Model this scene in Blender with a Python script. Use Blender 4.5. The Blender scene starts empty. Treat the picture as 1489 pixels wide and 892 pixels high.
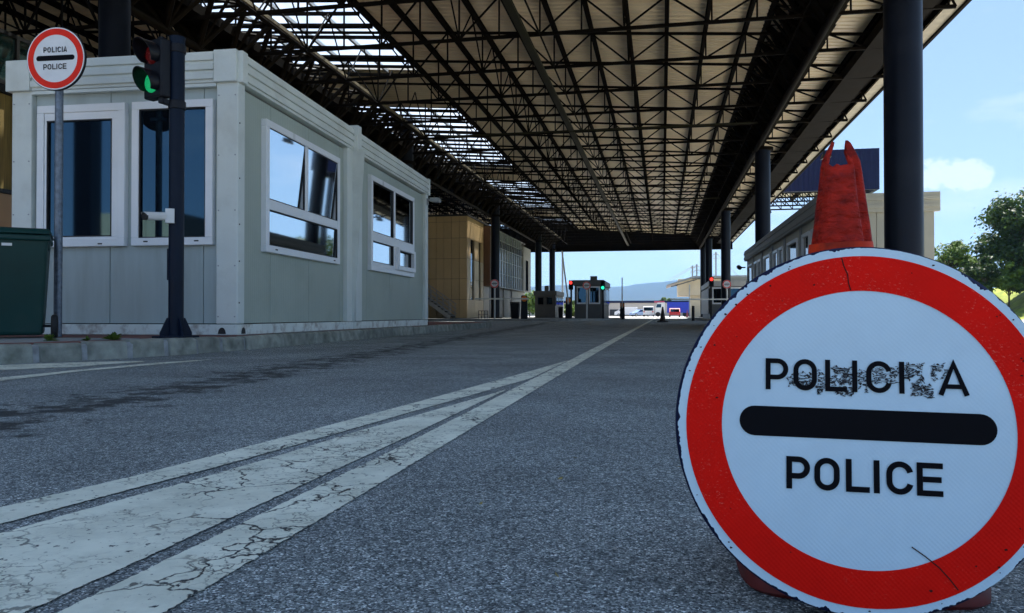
import bpy, math, random
from mathutils import Vector, Matrix, noise

sc = bpy.context.scene
COL = sc.collection
PI = math.pi
R = math.radians

# ---------------------------------------------------------------- camera, sky, sun, exposure
YAW = math.atan(218.5 / 1120)            # the lanes run along +Y, the lens looks 11 degrees to their left
cam = bpy.data.cameras.new("camera")
cam.sensor_width = 36
cam.lens = 36 * 1120 / 1489
cam.clip_start = 0.05
cam.clip_end = 30000
camo = bpy.data.objects.new("camera", cam)
COL.objects.link(camo)
camo.location = (0, 0, 0.37)
camo.rotation_euler = (R(90) + 12 / 1120, 0, YAW)
sc.camera = camo

SUN_EL, SUN_AZ = R(66), R(68)            # azimuth measured from +X towards +Y
SUN_DIR = Vector((math.cos(SUN_EL) * math.cos(SUN_AZ), math.cos(SUN_EL) * math.sin(SUN_AZ), math.sin(SUN_EL)))
sun = bpy.data.lights.new("sun", 'SUN')
sun.energy = 5.0
sun.angle = R(0.53)
sun.color = (1, 0.95, 0.87)
suno = bpy.data.objects.new("sun", sun)
COL.objects.link(suno)
suno.rotation_euler = SUN_DIR.to_track_quat('Z', 'Y').to_euler()

world = bpy.data.worlds.new("World")
sc.world = world
world.use_nodes = True
nt = world.node_tree
nt.nodes.clear()
N = nt.nodes.new
Lk = nt.links.new
wout = N('ShaderNodeOutputWorld')
bg = N('ShaderNodeBackground')
bg.inputs['Strength'].default_value = 0.10
sky = N('ShaderNodeTexSky')
sky.sky_type = 'NISHITA'
sky.sun_disc = False
sky.sun_elevation = SUN_EL
sky.sun_rotation = R(90) - SUN_AZ        # clockwise from +Y
sky.altitude = 1200
sky.air_density = 1.0
sky.dust_density = 0.8
sky.ozone_density = 4.0
tc = N('ShaderNodeTexCoord')
mp = N('ShaderNodeMapping')
mp.inputs['Scale'].default_value = (2.6, 2.6, 8.5)
mp.inputs['Location'].default_value = (3.1, 1.7, 0.4)
nz = N('ShaderNodeTexNoise')
nz.inputs['Scale'].default_value = 1.5
nz.inputs['Detail'].default_value = 7
nz.inputs['Roughness'].default_value = 0.55
Lk(tc.outputs['Generated'], mp.inputs['Vector'])
Lk(mp.outputs['Vector'], nz.inputs['Vector'])
cr = N('ShaderNodeValToRGB')
cr.color_ramp.elements[0].position = 0.52
cr.color_ramp.elements[0].color = (0, 0, 0, 1)
cr.color_ramp.elements[1].position = 0.72
cr.color_ramp.elements[1].color = (0.4, 0.4, 0.4, 1)
Lk(nz.outputs['Fac'], cr.inputs['Fac'])
# one cumulus bank low over the trees
cd = Vector((0.3827, 1.0935, 0.180)).normalized()
sub = N('ShaderNodeVectorMath')
sub.operation = 'SUBTRACT'
sub.inputs[1].default_value = cd
Lk(tc.outputs['Generated'], sub.inputs[0])
mp2 = N('ShaderNodeMapping')
mp2.inputs['Scale'].default_value = (17, 17, 44)
Lk(sub.outputs[0], mp2.inputs['Vector'])
ln = N('ShaderNodeVectorMath')
ln.operation = 'LENGTH'
Lk(mp2.outputs[0], ln.inputs[0])
nz2 = N('ShaderNodeTexNoise')
nz2.inputs['Scale'].default_value = 26
nz2.inputs['Detail'].default_value = 8
nz2.inputs['Roughness'].default_value = 0.6
Lk(tc.outputs['Generated'], nz2.inputs['Vector'])
mm = N('ShaderNodeMath')
mm.operation = 'MULTIPLY_ADD'
mm.inputs[1].default_value = 3.0
Lk(nz2.outputs['Fac'], mm.inputs[0])
mneg = N('ShaderNodeMath')
mneg.operation = 'MULTIPLY'
mneg.inputs[1].default_value = -1.0
Lk(ln.outputs['Value'], mneg.inputs[0])
Lk(mneg.outputs[0], mm.inputs[2])
cr2 = N('ShaderNodeValToRGB')
cr2.color_ramp.elements[0].position = 0.7
cr2.color_ramp.elements[0].color = (0, 0, 0, 1)
cr2.color_ramp.elements[1].position = 1.25 / 1.25
cr2.color_ramp.elements[1].color = (0.42, 0.42, 0.42, 1)
Lk(mm.outputs[0], cr2.inputs['Fac'])
mx = N('ShaderNodeMath')
mx.operation = 'MAXIMUM'
Lk(cr.outputs['Color'], mx.inputs[0])
Lk(cr2.outputs['Color'], mx.inputs[1])
mixc = N('ShaderNodeMixRGB')
mixc.inputs['Color2'].default_value = (5.2, 5.3, 5.5, 1)
Lk(mx.outputs[0], mixc.inputs['Fac'])
wbal = N('ShaderNodeMixRGB')                # sky colour tinted blue, as a white balance
wbal.blend_type = 'MULTIPLY'
wbal.inputs['Fac'].default_value = 1
wbal.inputs['Color2'].default_value = (1.27, 1.48, 1.75, 1)
gam = N('ShaderNodeGamma')                  # flattens the sky to lift shaded parts: horizon and zenith closer in brightness
gam.inputs['Gamma'].default_value = 0.5
Lk(sky.outputs['Color'], gam.inputs['Color'])
Lk(gam.outputs['Color'], wbal.inputs['Color1'])
Lk(wbal.outputs['Color'], mixc.inputs['Color1'])
Lk(mixc.outputs['Color'], bg.inputs['Color'])
Lk(bg.outputs['Background'], wout.inputs['Surface'])

sc.view_settings.view_transform = 'Standard'
sc.view_settings.look = 'None'
sc.view_settings.exposure = 1.38
sc.view_settings.gamma = 1.0
sc.view_settings.use_curve_mapping = False
sc.render.engine = 'CYCLES'
sc.cycles.use_denoising = True
sc.cycles.max_bounces = 7
sc.cycles.diffuse_bounces = 4
sc.cycles.glossy_bounces = 3
sc.cycles.transparent_max_bounces = 12
sc.cycles.caustics_reflective = False
sc.cycles.caustics_refractive = False

# ---------------------------------------------------------------- materials
MATS = {}


def mat(name, col, rough=0.6, metal=0.0, var=0.12, scale=3.0, bump=0.0, bscale=60.0, spec=0.5, ior=None,
        tint=None, tintscale=1.2, tintamt=0.0, orand=0.0, stretch=None, emit=None, estr=0.0, world_co=False):
    """Principled paint or stone: base colour, soft variation, optional patches of a second colour, fine relief."""
    if name in MATS:
        return MATS[name]
    m = bpy.data.materials.new(name)
    m.use_nodes = True
    t = m.node_tree
    n = t.nodes
    l = t.links.new
    b = n['Principled BSDF']
    b.inputs['Roughness'].default_value = rough
    b.inputs['Metallic'].default_value = metal
    b.inputs['Specular IOR Level'].default_value = spec
    if ior:
        b.inputs['IOR'].default_value = ior
    c = n.new('ShaderNodeTexCoord')
    if world_co:
        src = n.new('ShaderNodeNewGeometry').outputs['Position']
    else:
        src = c.outputs['Object']
    if stretch:
        mpn = n.new('ShaderNodeMapping')
        mpn.inputs['Scale'].default_value = stretch
        l(src, mpn.inputs['Vector'])
        src = mpn.outputs['Vector']
    nn = n.new('ShaderNodeTexNoise')
    nn.inputs['Scale'].default_value = scale
    nn.inputs['Detail'].default_value = 6
    l(src, nn.inputs['Vector'])
    mr = n.new('ShaderNodeMapRange')
    mr.inputs['From Min'].default_value = 0.3
    mr.inputs['From Max'].default_value = 0.7
    mr.inputs['To Min'].default_value = 1 - var
    mr.inputs['To Max'].default_value = 1 + var
    l(nn.outputs['Fac'], mr.inputs['Value'])
    val = mr.outputs['Result']
    if orand:
        oi = n.new('ShaderNodeObjectInfo')
        ma = n.new('ShaderNodeMapRange')
        ma.inputs['To Min'].default_value = 1 - orand
        ma.inputs['To Max'].default_value = 1 + orand
        l(oi.outputs['Random'], ma.inputs['Value'])
        mu = n.new('ShaderNodeMath')
        mu.operation = 'MULTIPLY'
        l(val, mu.inputs[0])
        l(ma.outputs['Result'], mu.inputs[1])
        val = mu.outputs[0]
    base = n.new('ShaderNodeRGB')
    base.outputs[0].default_value = (*col, 1)
    cur = base.outputs[0]
    if tint:
        n2 = n.new('ShaderNodeTexNoise')
        n2.inputs['Scale'].default_value = tintscale
        n2.inputs['Detail'].default_value = 8
        n2.inputs['Roughness'].default_value = 0.65
        l(src, n2.inputs['Vector'])
        r2 = n.new('ShaderNodeMapRange')
        r2.inputs['From Min'].default_value = 0.5
        r2.inputs['From Max'].default_value = 0.68
        r2.inputs['To Max'].default_value = tintamt
        l(n2.outputs['Fac'], r2.inputs['Value'])
        mxx = n.new('ShaderNodeMixRGB')
        mxx.inputs['Color2'].default_value = (*tint, 1)
        l(r2.outputs['Result'], mxx.inputs['Fac'])
        l(cur, mxx.inputs['Color1'])
        cur = mxx.outputs['Color']
    vm = n.new('ShaderNodeVectorMath')
    vm.operation = 'SCALE'
    l(cur, vm.inputs[0])
    l(val, vm.inputs['Scale'])
    l(vm.outputs[0], b.inputs['Base Color'])
    rr = n.new('ShaderNodeMapRange')
    rr.inputs['To Min'].default_value = max(0.0, rough - 0.12)
    rr.inputs['To Max'].default_value = min(1.0, rough + 0.12)
    l(nn.outputs['Fac'], rr.inputs['Value'])
    if rough > 0.1:
        l(rr.outputs['Result'], b.inputs['Roughness'])
    if bump:
        n3 = n.new('ShaderNodeTexNoise')
        n3.inputs['Scale'].default_value = bscale
        n3.inputs['Detail'].default_value = 4
        l(src, n3.inputs['Vector'])
        bp = n.new('ShaderNodeBump')
        bp.inputs['Strength'].default_value = bump
        bp.inputs['Distance'].default_value = 0.01
        l(n3.outputs['Fac'], bp.inputs['Height'])
        l(bp.outputs['Normal'], b.inputs['Normal'])
    if emit:
        b.inputs['Emission Color'].default_value = (*emit, 1)
        b.inputs['Emission Strength'].default_value = estr
    MATS[name] = m
    return m


def nodes(m):
    return m.node_tree.nodes, m.node_tree.links.new, m.node_tree.nodes['Principled BSDF']


def asphalt_mat():
    m = bpy.data.materials.new('asphalt')
    m.use_nodes = True
    n, l, b = nodes(m)
    g = n.new('ShaderNodeNewGeometry')
    pos = g.outputs['Position']
    v = n.new('ShaderNodeTexVoronoi')
    v.inputs['Scale'].default_value = 340
    l(pos, v.inputs['Vector'])
    v2 = n.new('ShaderNodeTexVoronoi')
    v2.inputs['Scale'].default_value = 95
    l(pos, v2.inputs['Vector'])
    sep = n.new('ShaderNodeSeparateColor')
    l(v.outputs['Color'], sep.inputs[0])
    sep2 = n.new('ShaderNodeSeparateColor')
    l(v2.outputs['Color'], sep2.inputs[0])
    rmp = n.new('ShaderNodeValToRGB')
    e = rmp.color_ramp.elements
    e[0].position = 0.0
    e[0].color = (0.04, 0.05, 0.056, 1)
    e[1].position = 1.0
    e[1].color = (0.9, 0.94, 0.92, 1)
    x = e.new(0.45)
    x.color = (0.2, 0.228, 0.226, 1)
    x = e.new(0.82)
    x.color = (0.37, 0.41, 0.405, 1)
    l(sep.outputs[0], rmp.inputs['Fac'])
    rmp2 = n.new('ShaderNodeValToRGB')
    e = rmp2.color_ramp.elements
    e[0].color = (0.72, 0.72, 0.72, 1)
    e[1].color = (1.3, 1.29, 1.27, 1)
    l(sep2.outputs[1], rmp2.inputs['Fac'])
    mul = n.new('ShaderNodeMixRGB')
    mul.blend_type = 'MULTIPLY'
    mul.inputs['Fac'].default_value = 1
    l(rmp.outputs[0], mul.inputs['Color1'])
    l(rmp2.outputs[0], mul.inputs['Color2'])
    # broad wear
    nz = n.new('ShaderNodeTexNoise')
    nz.inputs['Scale'].default_value = 1.3
    nz.inputs['Detail'].default_value = 7
    nz.inputs['Roughness'].default_value = 0.6
    l(pos, nz.inputs['Vector'])
    mr = n.new('ShaderNodeMapRange')
    mr.inputs['From Min'].default_value = 0.3
    mr.inputs['From Max'].default_value = 0.7
    mr.inputs['To Min'].default_value = 0.72
    mr.inputs['To Max'].default_value = 1.25
    l(nz.outputs['Fac'], mr.inputs['Value'])
    sc1 = n.new('ShaderNodeVectorMath')
    sc1.operation = 'SCALE'
    l(mul.outputs[0], sc1.inputs[0])
    l(mr.outputs[0], sc1.inputs['Scale'])
    # oil drips in the wheel lane left of the marking
    sx = n.new('ShaderNodeSeparateXYZ')
    l(pos, sx.inputs[0])
    band = n.new('ShaderNodeMath')
    band.operation = 'MULTIPLY_ADD'
    band.inputs[1].default_value = 0.09
    l(sx.outputs['Y'], band.inputs[0])
    l(sx.outputs['X'], band.inputs[2])
    off = n.new('ShaderNodeMath')
    off.operation = 'ADD'
    off.inputs[1].default_value = 2.08
    l(band.outputs[0], off.inputs[0])
    ab = n.new('ShaderNodeMath')
    ab.operation = 'ABSOLUTE'
    l(off.outputs[0], ab.inputs[0])
    bm = n.new('ShaderNodeMapRange')
    bm.inputs['From Min'].default_value = 0.1
    bm.inputs['From Max'].default_value = 0.55
    bm.inputs['To Min'].default_value = 0.2
    bm.inputs['To Max'].default_value = 0.0
    l(ab.outputs[0], bm.inputs['Value'])
    nd = n.new('ShaderNodeTexNoise')
    nd.inputs['Scale'].default_value = 5.5
    nd.inputs['Detail'].default_value = 6
    nd.inputs['Roughness'].default_value = 0.7
    l(pos, nd.inputs['Vector'])
    ad = n.new('ShaderNodeMath')
    ad.operation = 'ADD'
    l(nd.outputs['Fac'], ad.inputs[0])
    l(bm.outputs[0], ad.inputs[1])
    st = n.new('ShaderNodeMapRange')
    st.inputs['From Min'].default_value = 0.63
    st.inputs['From Max'].default_value = 0.74
    st.inputs['To Max'].default_value = 0.85
    l(ad.outputs[0], st.inputs['Value'])
    mxs = n.new('ShaderNodeMixRGB')
    mxs.inputs['Color2'].default_value = (0.022, 0.022, 0.022, 1)
    l(st.outputs[0], mxs.inputs['Fac'])
    l(sc1.outputs[0], mxs.inputs['Color1'])
    # scattered drips, stuck gum and lost stones
    vs_ = n.new('ShaderNodeTexVoronoi')
    vs_.inputs['Scale'].default_value = 3.2
    mps = n.new('ShaderNodeMixRGB')
    mps.blend_type = 'LINEAR_LIGHT'
    mps.inputs['Fac'].default_value = 0.06
    nsd = n.new('ShaderNodeTexNoise')
    nsd.inputs['Scale'].default_value = 30
    l(pos, nsd.inputs['Vector'])
    l(pos, mps.inputs['Color1'])
    l(nsd.outputs['Color'], mps.inputs['Color2'])
    l(mps.outputs[0], vs_.inputs['Vector'])
    sps = n.new('ShaderNodeSeparateColor')
    l(vs_.outputs['Color'], sps.inputs[0])
    rad = n.new('ShaderNodeMath')
    rad.operation = 'MULTIPLY'
    rad.inputs[1].default_value = 0.13
    pw = n.new('ShaderNodeMath')
    pw.operation = 'POWER'
    pw.inputs[1].default_value = 2.5
    l(sps.outputs[0], pw.inputs[0])
    l(pw.outputs[0], rad.inputs[0])
    lts = n.new('ShaderNodeMath')
    lts.operation = 'LESS_THAN'
    l(vs_.outputs['Distance'], lts.inputs[0])
    l(rad.outputs[0], lts.inputs[1])
    fsp = n.new('ShaderNodeMath')
    fsp.operation = 'MULTIPLY'
    fsp.inputs[1].default_value = 0.6
    l(lts.outputs[0], fsp.inputs[0])
    mxd = n.new('ShaderNodeMixRGB')
    mxd.inputs['Color2'].default_value = (0.03, 0.034, 0.036, 1)
    l(fsp.outputs[0], mxd.inputs['Fac'])
    l(mxs.outputs[0], mxd.inputs['Color1'])
    l(mxd.outputs[0], b.inputs['Base Color'])
    b.inputs['Roughness'].default_value = 0.8
    b.inputs['Specular IOR Level'].default_value = 0.35
    bp = n.new('ShaderNodeBump')
    bp.inputs['Strength'].default_value = 0.7
    bp.inputs['Distance'].default_value = 0.004
    l(sep.outputs[1], bp.inputs['Height'])
    bp2 = n.new('ShaderNodeBump')
    bp2.inputs['Strength'].default_value = 0.5
    bp2.inputs['Distance'].default_value = 0.006
    bp2.invert = True
    l(v.outputs['Distance'], bp2.inputs['Height'])
    l(bp.outputs[0], bp2.inputs['Normal'])
    l(bp2.outputs[0], b.inputs['Normal'])
    return m


def paint_mat():
    m = bpy.data.materials.new('road_paint')
    m.use_nodes = True
    n, l, b = nodes(m)
    g = n.new('ShaderNodeNewGeometry')
    pos = g.outputs['Position']
    nw = n.new('ShaderNodeTexNoise')
    nw.inputs['Scale'].default_value = 22
    nw.inputs['Detail'].default_value = 5
    l(pos, nw.inputs['Vector'])
    mxv = n.new('ShaderNodeMixRGB')
    mxv.blend_type = 'LINEAR_LIGHT'
    mxv.inputs['Fac'].default_value = 0.05
    l(pos, mxv.inputs['Color1'])
    l(nw.outputs['Color'], mxv.inputs['Color2'])

    def cracks(scale, lo, hi):
        v = n.new('ShaderNodeTexVoronoi')
        v.feature = 'DISTANCE_TO_EDGE'
        v.inputs['Scale'].default_value = scale
        l(mxv.outputs[0], v.inputs['Vector'])
        r = n.new('ShaderNodeMapRange')
        r.inputs['From Min'].default_value = lo
        r.inputs['From Max'].default_value = hi
        r.inputs['To Min'].default_value = 1
        r.inputs['To Max'].default_value = 0
        l(v.outputs['Distance'], r.inputs['Value'])
        return r.outputs[0]
    c1 = cracks(5.5, 0.010, 0.022)
    c2 = cracks(21, 0.012, 0.045)
    nm = n.new('ShaderNodeTexNoise')
    nm.inputs['Scale'].default_value = 3.2
    nm.inputs['Detail'].default_value = 3
    l(pos, nm.inputs['Vector'])
    rm = n.new('ShaderNodeMapRange')
    rm.inputs['From Min'].default_value = 0.46
    rm.inputs['From Max'].default_value = 0.6
    l(nm.outputs['Fac'], rm.inputs['Value'])
    g1 = n.new('ShaderNodeMath')
    g1.operation = 'MULTIPLY'
    l(c2, g1.inputs[0])
    l(rm.outputs[0], g1.inputs[1])
    nb = n.new('ShaderNodeTexNoise')
    nb.inputs['Scale'].default_value = 2.1
    nb.inputs['Detail'].default_value = 2
    l(pos, nb.inputs['Vector'])
    rb = n.new('ShaderNodeMapRange')
    rb.inputs['From Min'].default_value = 0.44
    rb.inputs['From Max'].default_value = 0.52
    l(nb.outputs['Fac'], rb.inputs['Value'])
    g2 = n.new('ShaderNodeMath')
    g2.operation = 'MULTIPLY'
    l(c1, g2.inputs[0])
    l(rb.outputs[0], g2.inputs[1])
    mxm = n.new('ShaderNodeMath')
    mxm.operation = 'MAXIMUM'
    l(g1.outputs[0], mxm.inputs[0])
    l(g2.outputs[0], mxm.inputs[1])
    # pinholes where aggregate shows
    nh = n.new('ShaderNodeTexNoise')
    nh.inputs['Scale'].default_value = 55
    nh.inputs['Detail'].default_value = 5
    nh.inputs['Roughness'].default_value = 0.65
    l(pos, nh.inputs['Vector'])
    rh = n.new('ShaderNodeMapRange')
    rh.inputs['From Min'].default_value = 0.615
    rh.inputs['From Max'].default_value = 0.67
    l(nh.outputs['Fac'], rh.inputs['Value'])
    mx2 = n.new('ShaderNodeMath')
    mx2.operation = 'MAXIMUM'
    l(mxm.outputs[0], mx2.inputs[0])
    l(rh.outputs[0], mx2.inputs[1])
    nc = n.new('ShaderNodeTexNoise')
    nc.inputs['Scale'].default_value = 6
    nc.inputs['Detail'].default_value = 8
    nc.inputs['Roughness'].default_value = 0.7
    l(pos, nc.inputs['Vector'])
    rc = n.new('ShaderNodeValToRGB')
    rc.color_ramp.elements[0].position = 0.3
    rc.color_ramp.elements[0].color = (0.62, 0.64, 0.52, 1)
    rc.color_ramp.elements[1].position = 0.62
    rc.color_ramp.elements[1].color = (0.90, 0.92, 0.76, 1)
    l(nc.outputs['Fac'], rc.inputs['Fac'])
    mc = n.new('ShaderNodeMixRGB')
    mc.inputs['Color2'].default_value = (0.028, 0.032, 0.034, 1)
    l(mx2.outputs[0], mc.inputs['Fac'])
    l(rc.outputs[0], mc.inputs['Color1'])
    l(mc.outputs[0], b.inputs['Base Color'])
    b.inputs['Roughness'].default_value = 0.65
    bp = n.new('ShaderNodeBump')
    bp.inputs['Strength'].default_value = 0.6
    bp.inputs['Distance'].default_value = 0.003
    bp.invert = True
    l(mx2.outputs[0], bp.inputs['Height'])
    bp2 = n.new('ShaderNodeBump')
    bp2.inputs['Strength'].default_value = 0.35
    bp2.inputs['Distance'].default_value = 0.003
    l(nh.outputs['Fac'], bp2.inputs['Height'])
    l(bp.outputs[0], bp2.inputs['Normal'])
    l(bp2.outputs[0], b.inputs['Normal'])
    # ragged worn-through rim: the sheet carries a 0..1 edge attribute
    at = n.new('ShaderNodeAttribute')
    at.attribute_name = 'edge'
    na = n.new('ShaderNodeTexNoise')
    na.inputs['Scale'].default_value = 38
    na.inputs['Detail'].default_value = 5
    na.inputs['Roughness'].default_value = 0.7
    l(pos, na.inputs['Vector'])
    cmp = n.new('ShaderNodeMath')
    cmp.operation = 'MULTIPLY_ADD'
    cmp.inputs[1].default_value = 1.5
    cmp.inputs[2].default_value = -0.42
    l(na.outputs['Fac'], cmp.inputs[0])
    gt = n.new('ShaderNodeMath')
    gt.operation = 'GREATER_THAN'
    l(at.outputs['Fac'], gt.inputs[0])
    l(cmp.outputs[0], gt.inputs[1])
    tr = n.new('ShaderNodeBsdfTransparent')
    ms = n.new('ShaderNodeMixShader')
    l(gt.outputs[0], ms.inputs['Fac'])
    l(tr.outputs[0], ms.inputs[1])
    l(b.outputs[0], ms.inputs[2])
    l(ms.outputs[0], n['Material Output'].inputs['Surface'])
    return m


def leaf_mat(name, c1, c2):
    m = bpy.data.materials.new(name)
    m.use_nodes = True
    n, l, b = nodes(m)
    g = n.new('ShaderNodeNewGeometry')
    nz = n.new('ShaderNodeTexNoise')
    nz.inputs['Scale'].default_value = 0.9
    nz.inputs['Detail'].default_value = 4
    l(g.outputs['Position'], nz.inputs['Vector'])
    wn = n.new('ShaderNodeTexWhiteNoise')
    wn.noise_dimensions = '1D'
    l(g.outputs['Random Per Island'], wn.inputs['W'])
    av = n.new('ShaderNodeMath')
    av.operation = 'MULTIPLY_ADD'
    av.inputs[1].default_value = 0.5
    l(wn.outputs['Value'], av.inputs[0])
    l(nz.outputs['Fac'], av.inputs[2])
    r = n.new('ShaderNodeValToRGB')
    r.color_ramp.elements[0].position = 0.45
    r.color_ramp.elements[0].color = (*c1, 1)
    r.color_ramp.elements[1].position = 1.0
    r.color_ramp.elements[1].color = (*c2, 1)
    l(av.outputs[0], r.inputs['Fac'])
    l(r.outputs[0], b.inputs['Base Color'])
    b.inputs['Roughness'].default_value = 0.55
    t = n.new('ShaderNodeBsdfTranslucent')
    l(r.outputs[0], t.inputs['Color'])
    ms = n.new('ShaderNodeMixShader')
    ms.inputs['Fac'].default_value = 0.35
    l(b.outputs[0], ms.inputs[1])
    l(t.outputs[0], ms.inputs[2])
    l(ms.outputs[0], n['Material Output'].inputs['Surface'])
    return m


def pane_mat(name, tint, clear):
    """Roof glazing: lets the sun through, a little milky."""
    m = bpy.data.materials.new(name)
    m.use_nodes = True
    n, l, b = nodes(m)
    t = n.new('ShaderNodeBsdfTransparent')
    t.inputs['Color'].default_value = (*tint, 1)
    d = n.new('ShaderNodeBsdfTranslucent')
    d.inputs['Color'].default_value = (0.8, 0.83, 0.85, 1)
    nz = n.new('ShaderNodeTexNoise')
    nz.inputs['Scale'].default_value = 2
    mr = n.new('ShaderNodeMapRange')
    mr.inputs['To Min'].default_value = clear - 0.15
    mr.inputs['To Max'].default_value = clear + 0.1
    l(nz.outputs['Fac'], mr.inputs['Value'])
    ms = n.new('ShaderNodeMixShader')
    l(mr.outputs[0], ms.inputs['Fac'])
    l(d.outputs[0], ms.inputs[1])
    l(t.outputs[0], ms.inputs[2])
    l(ms.outputs[0], n['Material Output'].inputs['Surface'])
    return m


def ribbed_mat(name, col, axis, pitch, strength, rough=0.5):
    """Micro-profiled sandwich panel: fine parallel grooves."""
    m = mat(name, col, rough, var=0.07, scale=1.2, tint=(col[0] * .72, col[1] * .72, col[2] * .68), tintscale=0.9, tintamt=0.4, orand=0.03)
    n, l, b = nodes(m)
    c = n.new('ShaderNodeTexCoord')
    w = n.new('ShaderNodeTexWave')
    w.wave_type = 'BANDS'
    w.bands_direction = axis
    w.inputs['Scale'].default_value = 0.314 / pitch
    w.inputs['Distortion'].default_value = 0
    l(c.outputs['Object'], w.inputs['Vector'])
    bp = n.new('ShaderNodeBump')
    bp.inputs['Strength'].default_value = strength
    bp.inputs['Distance'].default_value = 0.006
    l(w.outputs['Fac'], bp.inputs['Height'])
    l(bp.outputs[0], b.inputs['Normal'])
    return m


ASPHALT = asphalt_mat()
PAINT = paint_mat()
LEAF = leaf_mat('leaf_green', (0.010, 0.028, 0.006), (0.06, 0.11, 0.018))
LEAF2 = leaf_mat('leaf_bright', (0.04, 0.09, 0.015), (0.15, 0.24, 0.035))
SKYGLASS = pane_mat('roof_glazing', (0.93, 0.96, 0.98), 0.82)
CABIN_F = mat('cabin_panel_front', (0.39, 0.45, 0.44), 0.5, var=0.05, tint=(0.28, 0.31, 0.29), tintscale=1.3, tintamt=0.5, orand=0.03, stretch=(3, 3, 0.35))
CABIN_S = ribbed_mat('cabin_panel_side', (0.39, 0.44, 0.38), 'Y', 0.05, 0.35)
CABIN_LIGHT = mat('cabin_light_paint', (0.68, 0.72, 0.68), 0.45, var=0.05, tint=(0.46, 0.47, 0.42), tintscale=1.6, tintamt=0.45, bump=0.05, bscale=30)
CABIN_BASE = mat('cabin_base_paint', (0.74, 0.78, 0.73), 0.5, var=0.08, tint=(0.26, 0.2, 0.15), tintscale=5.5, tintamt=0.75, bump=0.1, bscale=30)
UPVC = mat('white_window_profile', (0.82, 0.84, 0.86), 0.32, var=0.03, tint=(0.68, 0.68, 0.66), tintscale=2, tintamt=0.25)
GLASS = mat('mirror_glass', (0.004, 0.006, 0.009), 0.03, var=0.0, spec=0.5, ior=2.0)
GLASS.node_tree.nodes['Principled BSDF'].inputs['Specular Tint'].default_value = (0.34, 0.70, 1.0, 1)   # deep blue of the mirrored sky, put into the glass tint
GLASS_S = mat('mirror_film_glass', (0.55, 0.62, 0.66), 0.03, metal=1.0, var=0.0)
GASKET = mat('black_gasket', (0.015, 0.015, 0.016), 0.6)
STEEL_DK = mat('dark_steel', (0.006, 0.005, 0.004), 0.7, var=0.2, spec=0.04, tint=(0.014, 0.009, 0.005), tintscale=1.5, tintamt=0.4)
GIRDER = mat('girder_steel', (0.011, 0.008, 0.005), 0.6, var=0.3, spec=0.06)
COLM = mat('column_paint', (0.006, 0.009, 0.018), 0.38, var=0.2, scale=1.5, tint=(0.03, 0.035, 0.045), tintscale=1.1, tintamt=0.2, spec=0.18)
DECK = mat('deck_underside', (0.84, 0.71, 0.48), 0.34, var=0.1, scale=0.8, tint=(0.6, 0.49, 0.32), tintscale=0.5, tintamt=0.5, orand=0.06)
GREYBAR = mat('grey_bar', (0.32, 0.34, 0.35), 0.5)
NAVY = mat('navy_sheet', (0.006, 0.010, 0.045), 0.5, var=0.15, spec=0.2)
WHITE = mat('white_sheeting', (0.74, 0.77, 0.8), 0.42, var=0.03, scale=9, tint=(0.62, 0.64, 0.66), tintscale=6, tintamt=0.35)
BLACK = mat('black_film', (0.003, 0.003, 0.005), 0.5, var=0.2, scale=30, spec=0.08)
KERBM = mat('kerb_stone', (0.26, 0.27, 0.23), 0.85, var=0.35, scale=7, bump=0.6, bscale=70, tint=(0.09, 0.10, 0.07), tintscale=3, tintamt=0.7, orand=0.15, world_co=True)
MORTAR = mat('kerb_mortar', (0.27, 0.28, 0.28), 0.9, var=0.35, scale=12, bump=0.5, bscale=80, world_co=True)
PAVER = mat('red_paving', (0.20, 0.075, 0.06), 0.85, var=0.3, scale=8, bump=0.4, bscale=60, tint=(0.16, 0.15, 0.13), tintscale=2.2, tintamt=0.6, world_co=True)
CONCRETE = mat('concrete', (0.3, 0.3, 0.28), 0.85, var=0.2, scale=3, bump=0.4, bscale=50, world_co=True)
GALV = mat('galvanised_steel', (0.16, 0.19, 0.23), 0.45, metal=0.5, var=0.3, scale=22, tint=(0.07, 0.09, 0.12), tintscale=16, tintamt=0.6)
POLE = mat('pole_paint', (0.004, 0.010, 0.024), 0.42, var=0.2, tint=(0.03, 0.04, 0.06), tintscale=2.5, tintamt=0.15, spec=0.15)
SIGNALBLK = mat('signal_black', (0.005, 0.006, 0.010), 0.45, var=0.15, spec=0.25)
RUBBER = mat('black_rubber', (0.012, 0.012, 0.012), 0.75)
BINGREEN = mat('bin_green', (0.004, 0.040, 0.034), 0.45, spec=0.3, var=0.18, scale=2, tint=(0.02, 0.04, 0.035), tintscale=2, tintamt=0.5)
WHITEP = mat('white_plastic', (0.72, 0.72, 0.7), 0.4, var=0.05)
BEIGE = mat('beige_cladding', (0.58, 0.40, 0.20), 0.5, var=0.08, scale=0.9, orand=0.06)
BEIGE_L = mat('pale_cladding', (0.7, 0.58, 0.4), 0.55, var=0.08, scale=0.8, orand=0.05)
BROWN = mat('brown_cladding', (0.13, 0.06, 0.025), 0.5)
RENDERW = mat('white_render', (0.6, 0.58, 0.54), 0.8, var=0.08, bump=0.15)
DARKWALL = mat('dark_cladding', (0.018, 0.018, 0.018), 0.7, var=0.3)
DARKIN = mat('dark_opening', (0.01, 0.01, 0.011), 0.4)
CURTAIN = mat('ochre_blind', (0.30, 0.21, 0.06), 0.7, var=0.3, scale=4, stretch=(1, 9, 0.4))
TEALGLASS = mat('teal_glass', (0.02, 0.05, 0.05), 0.05, var=0.0, ior=2.2)
ORANGE = mat('orange_plastic', (0.8, 0.22, 0.02), 0.45)


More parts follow.
